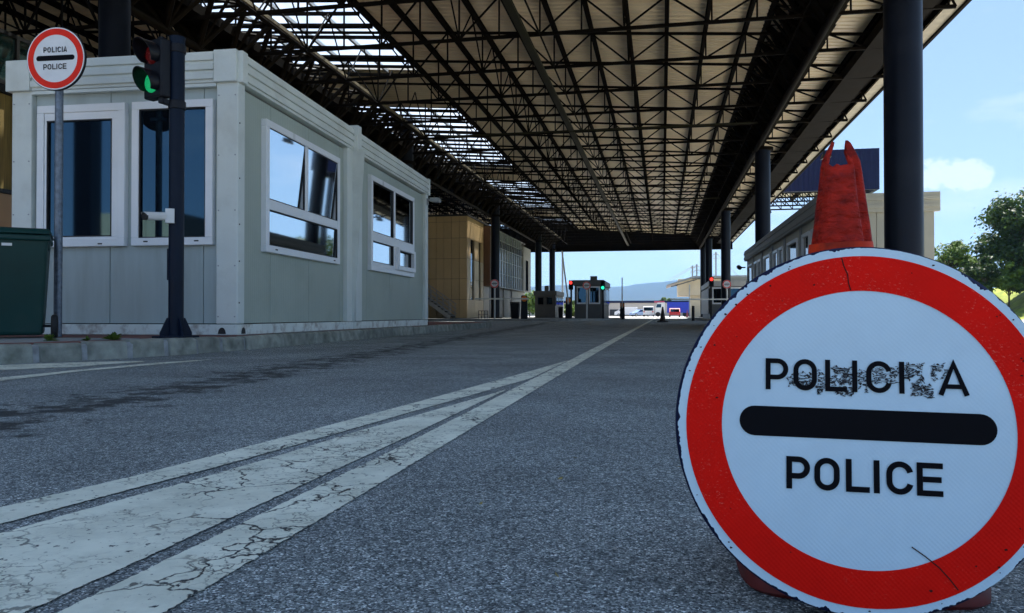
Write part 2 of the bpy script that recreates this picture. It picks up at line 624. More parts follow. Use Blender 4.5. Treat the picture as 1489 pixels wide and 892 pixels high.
# ---------------------------------------------------------------- mesh building
class MB:
    def __init__(s):
        s.v = []
        s.f = []

    def add(s, vs, fs):
        o = len(s.v)
        s.v += [tuple(v) for v in vs]
        s.f += [tuple(i + o for i in f) for f in fs]
        return s

    def box(s, x0, x1, y0, y1, z0, z1):
        if x0 > x1: x0, x1 = x1, x0
        if y0 > y1: y0, y1 = y1, y0
        if z0 > z1: z0, z1 = z1, z0
        return s.add([(x0, y0, z0), (x1, y0, z0), (x1, y1, z0), (x0, y1, z0), (x0, y0, z1), (x1, y0, z1), (x1, y1, z1), (x0, y1, z1)],
                     [(3, 2, 1, 0), (4, 5, 6, 7), (0, 1, 5, 4), (1, 2, 6, 5), (2, 3, 7, 6), (3, 0, 4, 7)])

    def frame_of(s, p, q, up=(0, 0, 1)):
        p, q = Vector(p), Vector(q)
        t = (q - p).normalized()
        u = Vector(up)
        if abs(t.dot(u)) > 0.98:
            u = Vector((1, 0, 0)) if abs(t.x) < 0.9 else Vector((0, 1, 0))
        a = t.cross(u).normalized()
        b = a.cross(t).normalized()
        return p, q, a, b

    def beam(s, p, q, w, h, up=(0, 0, 1)):
        p, q, a, b = s.frame_of(p, q, up)
        vs = []
        for c in (p, q):
            for (i, j) in ((-1, -1), (1, -1), (1, 1), (-1, 1)):
                vs.append(c + a * (i * w / 2) + b * (j * h / 2))
        return s.add(vs, [(3, 2, 1, 0), (4, 5, 6, 7), (0, 1, 5, 4), (1, 2, 6, 5), (2, 3, 7, 6), (3, 0, 4, 7)])

    def tube(s, p, q, r0, r1=None, n=8, caps=True):
        if r1 is None: r1 = r0
        p, q, a, b = s.frame_of(p, q)
        vs = []
        for c, r in ((p, r0), (q, r1)):
            for k in range(n):
                th = 2 * PI * k / n
                vs.append(c + a * (r * math.cos(th)) + b * (r * math.sin(th)))
        fs = [(k, (k + 1) % n, n + (k + 1) % n, n + k) for k in range(n)]
        if caps:
            fs += [tuple(range(n - 1, -1, -1)), tuple(range(n, 2 * n))]
        return s.add(vs, fs)

    def lathe(s, prof, n=24, center=(0, 0, 0), sq=1.0, caps=True):
        """prof: (radius, z) rows turned about the z axis through center."""
        cx, cy, cz = center
        vs = []
        for r, z in prof:
            for k in range(n):
                th = 2 * PI * k / n
                c, d = math.cos(th), math.sin(th)
                if sq < 1:
                    c = math.copysign(abs(c) ** sq, c)
                    d = math.copysign(abs(d) ** sq, d)
                vs.append((cx + r * c, cy + r * d, cz + z))
        fs = []
        for i in range(len(prof) - 1):
            for k in range(n):
                fs.append((i * n + k, i * n + (k + 1) % n, (i + 1) * n + (k + 1) % n, (i + 1) * n + k))
        if caps:
            fs.append(tuple(range(n - 1, -1, -1)))
            m = (len(prof) - 1) * n
            fs.append(tuple(range(m, m + n)))
        return s.add(vs, fs)

    def prism(s, pts, ax, c0, c1):
        """pts: 2-D outline in the two other axes (in xyz order), extruded along ax from c0 to c1."""
        n = len(pts)

        def mk(c, p):
            if ax == 'x': return (c, p[0], p[1])
            if ax == 'y': return (p[0], c, p[1])
            return (p[0], p[1], c)
        vs = [mk(c0, p) for p in pts] + [mk(c1, p) for p in pts]
        fs = [(k, (k + 1) % n, n + (k + 1) % n, n + k) for k in range(n)]
        fs += [tuple(range(n - 1, -1, -1)), tuple(range(n, 2 * n))]
        return s.add(vs, fs)

    def xform(s, mtx):
        s.v = [tuple(mtx @ Vector(v)) for v in s.v]
        return s

    def build(s, name, m, parent=None, smooth=False, bevel=0.0, seg=2, local=False):
        me = bpy.data.meshes.new(name)
        org = Vector((0, 0, 0))
        if parent is not None and not local:
            top = parent
            while top.parent: top = top.parent
            org = Vector(top.location)
        me.from_pydata([tuple(Vector(v) - org) for v in s.v], [], s.f)
        me.materials.append(m)
        if smooth:
            for p in me.polygons: p.use_smooth = True
        me.update()
        o = bpy.data.objects.new(name, me)
        COL.objects.link(o)
        o.parent = parent
        if smooth and smooth != 'all':
            try:
                me.set_sharp_from_angle(angle=R(40))
            except Exception:
                pass
        if bevel:
            bv = o.modifiers.new('bevel', 'BEVEL')
            bv.width = bevel
            bv.segments = seg
            bv.limit_method = 'ANGLE'
            bv.angle_limit = R(35)
        return o


def tag(o, label, cat, group=None):
    o['label'] = label
    o['category'] = cat
    if group: o['group'] = group
    return o


def thing(name, label, cat, loc=(0, 0, 0), rotz=0.0, group=None):
    o = bpy.data.objects.new(name, None)
    COL.objects.link(o)
    o.location = loc
    o.rotation_euler = (0, 0, rotz)
    o.empty_display_size = 0.2
    return tag(o, label, cat, group)


def structure(name, mb, m, kind='structure', **k):
    o = mb.build(name, m, **k)
    o['kind'] = kind
    return o


def copy_tree(o, parent=None):
    c = o.copy()
    COL.objects.link(c)
    c.parent = parent
    for ch in o.children:
        if ch != c: copy_tree(ch, c)
    return c


def copy_thing(o, loc, rotz, label, group=None, scale=None):
    kids = list(o.children)
    c = o.copy()
    COL.objects.link(c)
    for k in kids: copy_tree(k, c)
    c.location = loc
    c.rotation_euler = (0, 0, rotz)
    if scale: c.scale = (scale,) * 3
    c['label'] = label
    if group: c['group'] = group
    return c


rnd = random.Random(11)

# ================================================================ SETTING
# one sheet to the horizon, finely cut only near the lens
g = MB()
S = 9000
g.add([(-S, -S, -0.03), (S, -S, -0.03), (S, S, -0.03), (-S, S, -0.03)], [(0, 1, 2, 3)])
structure('ground', g, mat('ground_field', (0.10, 0.12, 0.05), 0.9, var=0.3, scale=0.02, world_co=True))
g = MB()
g.add([(-60, -60, 0), (22.5, -60, 0), (22.5, 245, 0), (-60, 245, 0)], [(0, 1, 2, 3)])
structure('road', g, ASPHALT)
g = MB()
g.add([(6.6, -60, 0.004), (22.4, -60, 0.004), (22.4, 64, 0.004), (6.6, 64, 0.004)], [(0, 1, 2, 3)])
structure('bounce_ground', g, mat('pale_bounce', (0.46, 0.44, 0.40), 0.85, var=0.12, scale=1.5, world_co=True))  # hidden ground made pale to bounce sunlight up under the roof
g = MB()
g.add([(-60, 83, 0.004), (6.4, 83, 0.004), (6.4, 225, 0.004), (-60, 225, 0.004)], [(0, 1, 2, 3)])
structure('plaza', g, mat('plaza_concrete', (0.38, 0.36, 0.33), 0.85, var=0.15, scale=0.5, world_co=True))
g = MB()
g.add([(-40, -60, 0.004), (6.4, -60, 0.004), (6.4, -2.5, 0.004), (-40, -2.5, 0.004)], [(0, 1, 2, 3)])
structure('bounce_ground', g, mat('pale_bounce', (0.46, 0.44, 0.40)))  # unseen pale ground added behind the camera to bounce light forward
# side road along the foot of the bank
g = MB()
g.add([(22.5, 20, 0.0), (27, 20, 0.0), (27, 140, 0.0), (22.5, 140, 0.0)], [(0, 1, 2, 3)])
structure('side_road', g, mat('pale_concrete_road', (0.42, 0.4, 0.36), 0.85, var=0.12, scale=2, world_co=True))


def stripe(left, right, z=0.003):
    """Painted sheet between two edge polylines with a 0..1 'edge' attribute that is 0 on the rim."""
    n = 60
    m = 9

    def resample(pl):
        pl = [Vector((*p, 0)) for p in pl]
        ds = [0]
        for a, b in zip(pl, pl[1:]): ds.append(ds[-1] + (b - a).length)
        out = []
        for i in range(n + 1):
            t = ds[-1] * (i / n) ** 1.6
            k = 0
            while k < len(ds) - 2 and ds[k + 1] < t: k += 1
            f = (t - ds[k]) / max(1e-6, ds[k + 1] - ds[k])
            out.append(pl[k].lerp(pl[k + 1], f))
        return out
    A, B = resample(left), resample(right)
    mb = MB()
    vs, fs, ed = [], [], []
    cols = [0, 0.03, 0.08, 0.2, 0.5, 0.8, 0.92, 0.97, 1]
    for i in range(n + 1):
        for c in cols:
            p = A[i].lerp(B[i], c)
            w = (A[i] - B[i]).length
            vs.append((p.x, p.y, z))
            e = min(c, 1 - c) * w / 0.012
            ed.append(min(1, e))
    for i in range(n):
        for j in range(m - 1):
            fs.append((i * m + j, i * m + j + 1, (i + 1) * m + j + 1, (i + 1) * m + j))
    mb.add(vs, fs)
    o = mb.build('lane_marking', PAINT)
    at = o.data.attributes.new('edge', 'FLOAT', 'POINT')
    at.data.foreach_set('value', ed)
    o['kind'] = 'structure'
    return o


stripe([(-0.76, -1), (-0.735, 1.0), (-0.72, 2.2), (-0.73, 3.2), (-0.735, 5.2), (-0.745, 8), (-0.79, 95)],
       [(-0.60, -1), (-0.60, 1.0), (-0.602, 2.2), (-0.606, 3.2), (-0.612, 5.2), (-0.62, 8), (-0.665, 95)])
stripe([(-1.20, 0.2), (-1.096, 1.11), (-1.07, 1.305), (-1.026, 1.552), (-0.987, 1.857), (-0.946, 2.321), (-0.891, 2.679), (-0.76, 3.66)],
       [(-0.78, 0.2), (-0.769, 0.823), (-0.765, 1.012), (-0.762, 1.433), (-0.755, 1.9), (-0.75, 2.25), (-0.75, 2.7), (-0.748, 3.7)])
stripe([(-1.34, 0.3), (-1.245, 1.26), (-1.185, 1.567), (-1.12, 2.143), (-1.022, 3.074), (-0.881, 4.593), (-0.748, 6.2)],
       [(-1.22, 0.3), (-1.139, 1.153), (-1.094, 1.455), (-1.063, 1.628), (-1.022, 1.932), (-0.928, 2.792), (-0.742, 4.4), (-0.738, 6.2)])
# hatching in front of the cabin island
stripe([(-5.5, 3.95), (-4.82, 4.72), (-4.42, 5.25), (-4.06, 5.44)], [(-5.0, 3.6), (-4.32, 4.37), (-4.05, 4.75), (-3.98, 5.38)])
stripe([(-3.80, 2.9), (-3.80, 3.848), (-3.835, 4.497), (-3.80, 5.3), (-3.66, 5.75)], [(-3.62, 2.9), (-3.605, 3.649), (-3.71, 4.361), (-3.66, 5.15), (-3.62, 5.75)])
# broken line of the next lane to the left
for k in range(5):
    y = 30 + k * 4.2
    stripe([(-5.2, y), (-5.2, y + 2.0)], [(-5.07, y), (-5.07, y + 2.0)])

# ---- cabin island: pavement with separate kerb stones
KP = [(-7.2, 2.2), (-6.0, 3.35), (-5.3, 4.2), (-4.86, 4.85), (-4.64, 5.37), (-4.44, 5.83), (-4.36, 6.25), (-4.32, 6.75), (-4.29, 7.6)]
for y in (9.2, 11, 13, 15, 17, 19, 21, 22.4):
    KP.append((-4.29 - (y - 7.6) * 0.0454, y))
KP += [(-5.15, 23.1), (-5.7, 23.6), (-7.5, 23.9)]
KW = 0.13


def offset_line(pl, w):
    out = []
    for i, p in enumerate(pl):
        a = Vector(pl[max(0, i - 1)])
        b = Vector(pl[min(len(pl) - 1, i + 1)])
        t = (b - a).normalized()
        out.append((p[0] - t.y * w, p[1] + t.x * w))
    return out


inner = offset_line(KP, KW)
g = MB()
pts = inner + [(-13.0, 23.9), (-13.0, 2.2)]
g.prism(pts, 'z', -0.02, 0.148)
isl = structure('pavement', g, PAVER)
g = MB()
g.prism([(-9, 3.4), (-6.1, 3.9), (-5.0, 5.35), (-4.72, 6.3), (-6.6, 6.45), (-9, 6.1)], 'z', 0.14, 0.153)
g.build('concrete_slab', CONCRETE, isl)
# kerb stones
seglen = []
for a, b in zip(KP, KP[1:]): seglen.append((Vector(b) - Vector(a)).length)
tot = sum(seglen)


def along(pl, t):
    for a, b in zip(pl, pl[1:]):
        L = (Vector(b) - Vector(a)).length
        if t <= L or b == pl[-1]:
            return Vector(a).lerp(Vector(b), min(1, t / L)), (Vector(b) - Vector(a)).normalized()
        t -= L


t = 0.0
while t < tot - 0.1:
    p, d = along(KP, t)
    ln_ = 0.36 + rnd.random() * 0.06 if t < 6.1 else 0.86 + rnd.random() * 0.14
    ln_ = min(ln_, tot - t)
    gap = 0.045 if t < 6.1 else 0.02
    q, d2 = along(KP, t + ln_ - gap)
    nrm = Vector((-(q - p).y, (q - p).x)).normalized()
    h = 0.15 + rnd.uniform(-0.008, 0.006)
    j = rnd.uniform(-0.012, 0.012)
    k = MB()
    p0, q0 = p - nrm * j, q - nrm * j
    vs = []
    for c in (p0, q0):
        for (w, z) in ((0.0, -0.03), (0.018, h - 0.02), (0.04, h), (KW + 0.03, h), (KW + 0.03, -0.03)):
            vs.append((c.x + nrm.x * w, c.y + nrm.y * w, z + rnd.uniform(-0.004, 0.004)))
    k.add(vs, [(0, 1, 6, 5), (1, 2, 7, 6), (2, 3, 8, 7), (3, 4, 9, 8), (4, 3, 2, 1, 0), (5, 6, 7, 8, 9)])
    k.build('kerb_stone', KERBM, isl, bevel=0.012)
    # mortar joint, slightly behind the stone face
    e, _ = along(KP, min(tot, t + ln_))
    nn_ = nrm
    k = MB()
    vs = []
    for c in (q - d2 * 0.01, e + d2 * 0.01):
        for (w, z) in ((0.016, -0.03), (0.03, h - 0.03), (0.05, h - 0.012), (KW, h - 0.012), (KW, -0.03)):
            vs.append((c.x + nn_.x * w, c.y + nn_.y * w, z))
    k.add(vs, [(0, 1, 6, 5), (1, 2, 7, 6), (2, 3, 8, 7), (3, 4, 9, 8), (4, 3, 2, 1, 0), (5, 6, 7, 8, 9)])
    k.build('mortar_joint', MORTAR, isl)
    t += ln_

# ---- far islands for booths, columns and barriers
g = MB()
g.prism([(-30, 45.2), (-6.2, 45.2), (-5.5, 45.6), (-5.2, 46.3), (-3.4, 49.0), (-3.2, 62), (-6.6, 66), (-7, 82), (-30, 82)], 'z', -0.02, 0.13)
structure('pavement', g, CONCRETE)
g = MB()
g.prism([(2.5, 46.5), (3.0, 46), (6.2, 46), (6.2, 82), (2.5, 82)], 'z', -0.02, 0.13)
structure('pavement', g, CONCRETE)
g = MB()
g.prism([(2.6, 12.3), (3.1, 11.6), (6.4, 11.6), (6.4, 36), (2.6, 36)], 'z', -0.02, 0.14)
structure('pavement', g, CONCRETE)

# ---- grass bank with trees, right
g = MB()
nx, ny = 40, 70
vs, fs = [], []
for i in range(nx + 1):
    for j in range(ny + 1):
        x = 26.5 + 60 * (i / nx) ** 1.4
        y = 30 + 150 * j / ny
        t_ = min(1, max(0, (x - 27.0 + 0.6 * noise.noise((y * .15, 0, 3))) / 6.0))
        z = 3.0 * t_ * t_ * (3 - 2 * t_) + (0.35 * noise.noise((x * .25, y * .25, 0)) + 0.12 * noise.noise((x, y, 1))) * min(1, t_ * 4) - 0.01
        if y < 40: z *= (y - 30) / 10
        vs.append((x, y, z))
for i in range(nx):
    for j in range(ny):
        a = i * (ny + 1) + j
        fs.append((a, a + ny + 1, a + ny + 2, a + 1))
g.add(vs, fs)
structure('grass_bank', g, mat('grass', (0.22, 0.27, 0.03), 0.9, var=0.45, scale=1.2, bump=1.0, bscale=9, tint=(0.24, 0.25, 0.07), tintscale=0.5, tintamt=0.7, world_co=True), smooth='all')

# ---- wooded hills
g = MB()
vs, fs = [], []
na, nr = 220, 10
for i in range(na + 1):
    th = R(20) + R(140) * i / na
    px = math.degrees(th) - 90                 # degrees left of +Y
    ridge = 176 + 14 * noise.noise((px * 0.3, 0.4, 0)) + 7 * noise.noise((px * 0.9, 2, 0)) + 3 * noise.noise((px * 5, 7, 0)) + 3 * noise.noise((px * 14, 7, 0))
    ridge += 34 * math.exp(-((px + 1.4) / 1.9) ** 2)
    for j in range(nr + 1):
        f_ = j / nr
        rr = 3200 + 1500 * f_
        h = ridge * math.sin(min(1, f_ * 1.0) * PI / 2) - 3
        h += 14 * noise.noise((px * .8, f_ * 5, 4)) * f_ * (1 - f_) * 4
        vs.append((rr * math.cos(th), rr * math.sin(th), h))
for i in range(na):
    for j in range(nr):
        a = i * (nr + 1) + j
        fs.append((a, a + nr + 1, a + nr + 2, a + 1))
g.add(vs, fs)
structure('hills', g, mat('forest_hill', (0.012, 0.024, 0.02), 0.95, var=0.3, scale=0.004, world_co=True), smooth='all')

# ================================================================ BORDER CANOPY
YC = [14.0, 32.5, 51.0, 69.5, 78.5]
XL, XR = -11.1, 4.0
TS = 18.5 / 7
TY = [-4.5 + TS * k for k in range(32) if -4.5 + TS * k > 3]
XE = 6.9
XW = -20.0
XSK = -8.5
ZLOW = 7.5
XG0 = -13.6


def zdeck(x):
    return 8.42 - 0.073 * (x - 1.35)


canopy = thing('border_canopy', 'long dark steel space-frame canopy roofing all the lanes', 'canopy', (-3.5, 37, 0))
# columns
for x in (XL, XR):
    for y in YC:
        if x == XL and y < 14: continue
        c = MB()
        top = 9.0 if x == XL else 7.1
        c.tube((x, y, 0.0), (x, y, top), 0.3, n=36)
        co = c.build('column', COLM, canopy, smooth=True)
        c = MB()
        c.tube((x, y, 7.0), (x, y, 7.12), 0.42, n=24)
        c.build('cap_plate', STEEL_DK, co)
        c = MB()
        c.tube((x, y, 0.1), (x, y, 0.17), 0.45, n=24)
        c.build('base_plate', STEEL_DK, co)
# triangular girders
for xg in (-11.35, 3.72):
    c = MB()
    hw = 0.9
    zt, zb = 8.3, 7.02
    y0, y1 = TY[0], 80.0
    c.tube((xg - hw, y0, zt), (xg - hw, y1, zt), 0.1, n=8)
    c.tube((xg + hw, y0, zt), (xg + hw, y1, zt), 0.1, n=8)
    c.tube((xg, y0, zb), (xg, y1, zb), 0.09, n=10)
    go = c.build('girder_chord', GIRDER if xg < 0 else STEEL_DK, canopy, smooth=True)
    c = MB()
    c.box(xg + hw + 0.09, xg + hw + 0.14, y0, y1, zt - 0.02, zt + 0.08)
    c.build('lit_edge_strip', mat('lit_edge_paint', (0.2, 0.17, 0.11), 0.6, var=0.3, spec=0.2), canopy)  # pale strip added: light along the chord's top edge, put into colour
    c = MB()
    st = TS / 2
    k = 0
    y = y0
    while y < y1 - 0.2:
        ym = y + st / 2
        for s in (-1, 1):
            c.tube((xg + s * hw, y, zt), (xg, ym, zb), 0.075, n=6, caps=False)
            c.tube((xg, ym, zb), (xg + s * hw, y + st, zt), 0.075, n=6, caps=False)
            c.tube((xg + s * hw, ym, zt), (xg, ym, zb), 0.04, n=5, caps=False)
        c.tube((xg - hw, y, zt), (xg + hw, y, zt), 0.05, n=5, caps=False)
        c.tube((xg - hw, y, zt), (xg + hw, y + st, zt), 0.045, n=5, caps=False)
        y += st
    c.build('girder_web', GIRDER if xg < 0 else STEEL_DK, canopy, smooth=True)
    c = MB()
    c.box(xg - 0.42, xg + 0.42, y0 + 0.1, y1 - 0.1, 7.62, 7.66)
    c.box(xg - 0.44, xg - 0.42, y0 + 0.1, y1 - 0.1, 7.6, 7.85)
    c.box(xg + 0.42, xg + 0.44, y0 + 0.1, y1 - 0.1, 7.6, 7.85)
    c.build('catwalk', STEEL_DK, canopy)
    so = -1 if xg < 0 else 1                  # sheet lining on the outer face, joints left open
    yy = y0
    while yy < y1 - 1:
        c = MB()
        o0, o1 = xg + so * 0.08, xg + so * (hw - 0.1)
        ye = min(yy + TS - 0.14, y1)
        c.add([(o0, yy, 7.12), (o0, ye, 7.12), (o1, ye, 8.2), (o1, yy, 8.2),
               (o0 + so * .02, yy, 7.10), (o0 + so * .02, ye, 7.10), (o1 + so * .02, ye, 8.18), (o1 + so * .02, yy, 8.18)],
              [(0, 1, 2, 3), (7, 6, 5, 4), (0, 4, 5, 1), (1, 5, 6, 2), (2, 6, 7, 3), (3, 7, 4, 0)])
        c.build('lining_sheet', STEEL_DK, canopy)
        yy += TS
# transverse trusses
PW = 1.06
xs_nodes = []
x = XW
while x < XE - 0.3:
    xs_nodes.append(x)
    x += PW
xs_nodes.append(XE - 0.25)


def zlow(x):
    if x > 4.7:
        return ZLOW + (zdeck(XE) - 0.55 - ZLOW) * (x - 4.7) / (XE - 4.7)
    return ZLOW


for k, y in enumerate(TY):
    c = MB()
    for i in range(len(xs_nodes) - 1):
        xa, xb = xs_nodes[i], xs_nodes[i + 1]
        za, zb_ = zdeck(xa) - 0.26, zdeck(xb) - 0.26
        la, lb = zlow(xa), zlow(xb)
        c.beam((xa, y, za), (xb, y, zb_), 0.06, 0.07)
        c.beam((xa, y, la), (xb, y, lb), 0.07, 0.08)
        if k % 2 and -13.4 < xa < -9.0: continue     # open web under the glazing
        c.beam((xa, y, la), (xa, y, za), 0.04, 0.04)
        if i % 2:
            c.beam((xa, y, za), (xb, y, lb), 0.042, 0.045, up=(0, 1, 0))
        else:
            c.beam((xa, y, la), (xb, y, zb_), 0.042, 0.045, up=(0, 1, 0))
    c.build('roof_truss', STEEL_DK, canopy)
    # longitudinal bracing rods to the next truss, alternate panels
    if k < len(TY) - 1:
        c = MB()
        yn = TY[k + 1]
        for i in range(2, len(xs_nodes) - 1, 4):
            xa = xs_nodes[i]
            c.tube((xa, y, zlow(xa)), (xa, (y + yn) / 2, zdeck(xa) - 0.2), 0.022, n=5, caps=False)
            c.tube((xa, (y + yn) / 2, zdeck(xa) - 0.2), (xa, yn, zlow(xa)), 0.022, n=5, caps=False)
            c.build('bracing', STEEL_DK, canopy)
            c = MB()
        for i in range(4, len(xs_nodes) - 1, 6):
            xa = xs_nodes[i]
            c.tube((xa, y, zlow(xa)), (xa, yn, zlow(xa)), 0.025, n=5, caps=False)
            c.build('tie_rod', STEEL_DK, canopy)
            c = MB()
# purlins
for i, x in enumerate(xs_nodes):
    if XG0 < x < XSK - 0.2: continue           # glazing bars carry the roof there
    z = zdeck(x)
    c = MB()
    y0, y1 = TY[0] - 0.3, TY[-1] + 0.3
    c.box(x - 0.045, x + 0.045, y0, y1, z - 0.215, z - 0.195)
    c.box(x - 0.06, x + 0.06, y0, y1, z - 0.06, z - 0.045)
    c.box(x - 0.012, x + 0.012, y0, y1, z - 0.2, z - 0.05)
    c.build('purlin', STEEL_DK, canopy)
# deck: ribbed sheets, one strip per truss bay; glazed bays beside the left girder
CLOSED = [(8, 13), (26.5, 31.5), (45, 50), (63.5, 68.5), (79, 90), (-10, 8)]


def is_open(y):
    return not any(a <= y <= b for a, b in CLOSED)


def deck_strip(x0, x1, y0, y1):
    c = MB()
    nr_ = max(1, round((y1 - y0) / 0.265))
    p = (y1 - y0) / nr_
    prof = []
    for r_ in range(nr_):
        b = y0 + r_ * p
        prof += [(b, 0.0), (b + p * 0.62, 0.0), (b + p * 0.7, 0.05), (b + p * 0.92, 0.05)]
    prof.append((y1, 0.0))
    vs = []
    for (yy, h) in prof:
        vs.append((x0, yy, zdeck(x0) - 0.04 + h))
        vs.append((x1, yy, zdeck(x1) - 0.04 + h))
    fs = [(2 * i, 2 * i + 1, 2 * i + 3, 2 * i + 2) for i in range(len(prof) - 1)]
    c.add(vs, fs)
    # upper skin closes the sheet
    c.add([(x0, y0, zdeck(x0) + 0.1), (x1, y0, zdeck(x1) + 0.1), (x1, y1, zdeck(x1) + 0.1), (x0, y1, zdeck(x0) + 0.1)], [(0, 1, 2, 3)])
    c.build('deck_sheet', DECK, canopy)


ys = sorted(set([round(t_, 4) for t_ in TY] + [round(TY[-1] + 0.6, 4)]))
for ya, yb in zip(ys, ys[1:]):
    # cut each bay where glazing starts or ends
    cuts = [ya] + [c for ab in CLOSED for c in ab if ya < c < yb] + [yb]
    cuts.sort()
    for a, b in zip(cuts, cuts[1:]):
        if is_open((a + b) / 2):
            deck_strip(XSK, XE, a, b)
            deck_strip(XW - 4, XG0, a, b)
        else:
            deck_strip(XW - 4, XE, a, b)
# glazing bars, slats, panes
edges = [13, 26.5, 31.5, 45, 50, 63.5, 68.5, 79]
for a, b in zip(edges[::2], edges[1::2]):
    nb_ = round((XSK - XG0) / 1.15)
    for i in range(nb_ + 1):
        x = XG0 + (XSK - XG0) * i / nb_
        c = MB()
        c.beam((x, a, zdeck(x) - 0.03), (x, b, zdeck(x) - 0.03), 0.09, 0.1)
        c.build('glazing_bar', GREYBAR, canopy)
        if i < nb_:
            x2 = XG0 + (XSK - XG0) * (i + 1) / nb_
            c = MB()
            c.add([(x + .05, a, zdeck(x) + .03), (x2 - .05, a, zdeck(x2) + .03), (x2 - .05, b, zdeck(x2) + .03), (x + .05, b, zdeck(x) + .03)], [(0, 1, 2, 3)])
            c.build('glass_pane', SKYGLASS, canopy)
    ns = round((b - a) / 0.95)
    for i in range(ns + 1):
        y = a + (b - a) * i / ns
        c = MB()
        w = 0.09 if i % 3 else 0.2
        c.beam((XG0, y, zdeck(XG0) - 0.15), (XSK, y, zdeck(XSK) - 0.15), w, 0.09)
        c.build('slat', STEEL_DK, canopy)
# right edge: gutter beam, pale soffit strip, fascia
c = MB()
c.box(5.35, 6.15, TY[0], 80, zdeck(6.15) - 0.62, zdeck(6.15) - 0.34)
c.build('gutter_beam', STEEL_DK, canopy)
c = MB()
c.box(XE - 0.3, XE + 0.02, TY[0] - 0.3, 80.3, zdeck(XE) - 0.36, zdeck(XE) - 0.3)
c.build('soffit_strip', mat('soffit_paint', (0.42, 0.38, 0.28), 0.6, var=0.2), canopy)
c = MB()
c.box(XE + 0.02, XE + 0.1, TY[0] - 0.3, 80.3, zdeck(XE) - 0.42, zdeck(XE) + 0.16)
c.build('fascia', STEEL_DK, canopy)
c = MB()
c.box(XW - 4, XE, 79.6, 80.2, 6.95, 8.0)
c.box(XW - 4, XE, 79.4, 79.6, 6.9, 6.98)
c.box(XW - 4, XE, 80.3, 80.5, 7.4, 9.6)
c.build('end_beam', STEEL_DK, canopy)
c = MB()
c.box(XW - 4, XE, TY[0] - 0.4, TY[0] - 0.32, 7.4, 9.9)
c.build('end_fascia', STEEL_DK, canopy)
# cable tray and sprinkler pipe below the trusses
c = MB()
c.box(-3.48, -3.30, 6, 79, 7.36, 7.38)
c.box(-3.48, -3.465, 6, 79, 7.38, 7.45)
c.box(-3.315, -3.30, 6, 79, 7.38, 7.45)
c.build('cable_tray', mat('tray_metal', (0.03, 0.03, 0.018), 0.6, var=0.2, spec=0.1), canopy)
for y in (29.2, 47.7):
    c = MB()
    c.tube((-8.4, y, 7.38), (4.6, y, 7.38), 0.04, n=8)
    c.build('pipe', mat('tray_metal', (0.06, 0.06, 0.035)), canopy)
# floodlights on the fascia
for y in (24.5, 36.0, 55.0):
    c = MB()
    c.box(XE + 0.1, XE + 0.16, y - 0.03, y + 0.03, 7.45, 7.75)
    c.prism([(XE + 0.02, 7.25), (XE + 0.42, 7.32), (XE + 0.38, 7.5), (XE + 0.05, 7.46)], 'y', y - 0.22, y + 0.22)
    f_ = tag(c.build('floodlight', SIGNALBLK), {24.5: 'black floodlight on the right roof edge, nearest one', 36.0: 'black floodlight on the right roof edge, middle one', 55.0: 'black floodlight on the right roof edge, farthest one'}[y], 'floodlight', 'floodlights along the roof edge')

# ---- navy canopy at right, lower roof
K_ = 62 / 34
nv = thing('side_canopy', 'tall side canopy with navy blue ribbed fascia behind the red cone', 'canopy', (12, 62, 0))


def nk(x, z):                                # plan position and height on the fascia plane
    return x * K_, 0.37 + (z - 0.37) * K_


NX0, NZ0 = nk(4.75, 5.55)
NX1, NZ1 = nk(8.8, 7.25)
c = MB()
x = NX0
pts = []
while x < NX1 - 0.2:
    pts += [(x, 62.0), (x + 0.16, 62.0), (x + 0.19, 62.03), (x + 0.31, 62.03)]
    x += 0.36
pts += [(NX1, 62.0), (NX1, 62.4), (NX0, 62.4)]
c.prism(pts, 'z', NZ0, NZ1)
c.build('fascia', NAVY, nv)
c = MB()
c.box(NX1 - 0.3, NX1, 62.42, 74, NZ0, NZ1)
c.build('side_fascia', NAVY, nv)
c = MB()
c.box(NX0, NX1 - 0.32, 62.42, 74, NZ0 + 1.3, NZ0 + 1.45)
c.build('deck', DECK, nv)
for y in (63.5, 66.0, 68.5, 71.0, 73.5):
    c = MB()
    w = (NX1 - NX0 - 0.4) / 7
    for i in range(7):
        xa, xb = NX0 + i * w, NX0 + (i + 1) * w
        c.beam((xa, y, NZ0 + .15), (xb, y, NZ0 + .15), 0.1, 0.12)
        c.beam((xa, y, NZ0 + .15), (xa, y, NZ0 + 1.3), 0.07, 0.07)
        c.beam((xa, y, NZ0 + 1.3), (xb, y, NZ0 + .15), 0.07, 0.07, up=(0, 1, 0))
    c.build('truss', STEEL_DK, nv)
for x in (NX0 + 1, NX0 + 3, NX0 + 5):
    c = MB()
    c.box(x - .1, x + .1, 62.5, 74, NZ0 + 0.95, NZ0 + 1.28)
    c.build('purlin', STEEL_DK, nv)
for y in (64.5, 72):
    c = MB()
    c.tube((NX1 - 1, y, 0), (NX1 - 1, y, NZ0 + 1.3), 0.3, n=20)
    c.build('column', COLM, nv, smooth=True)

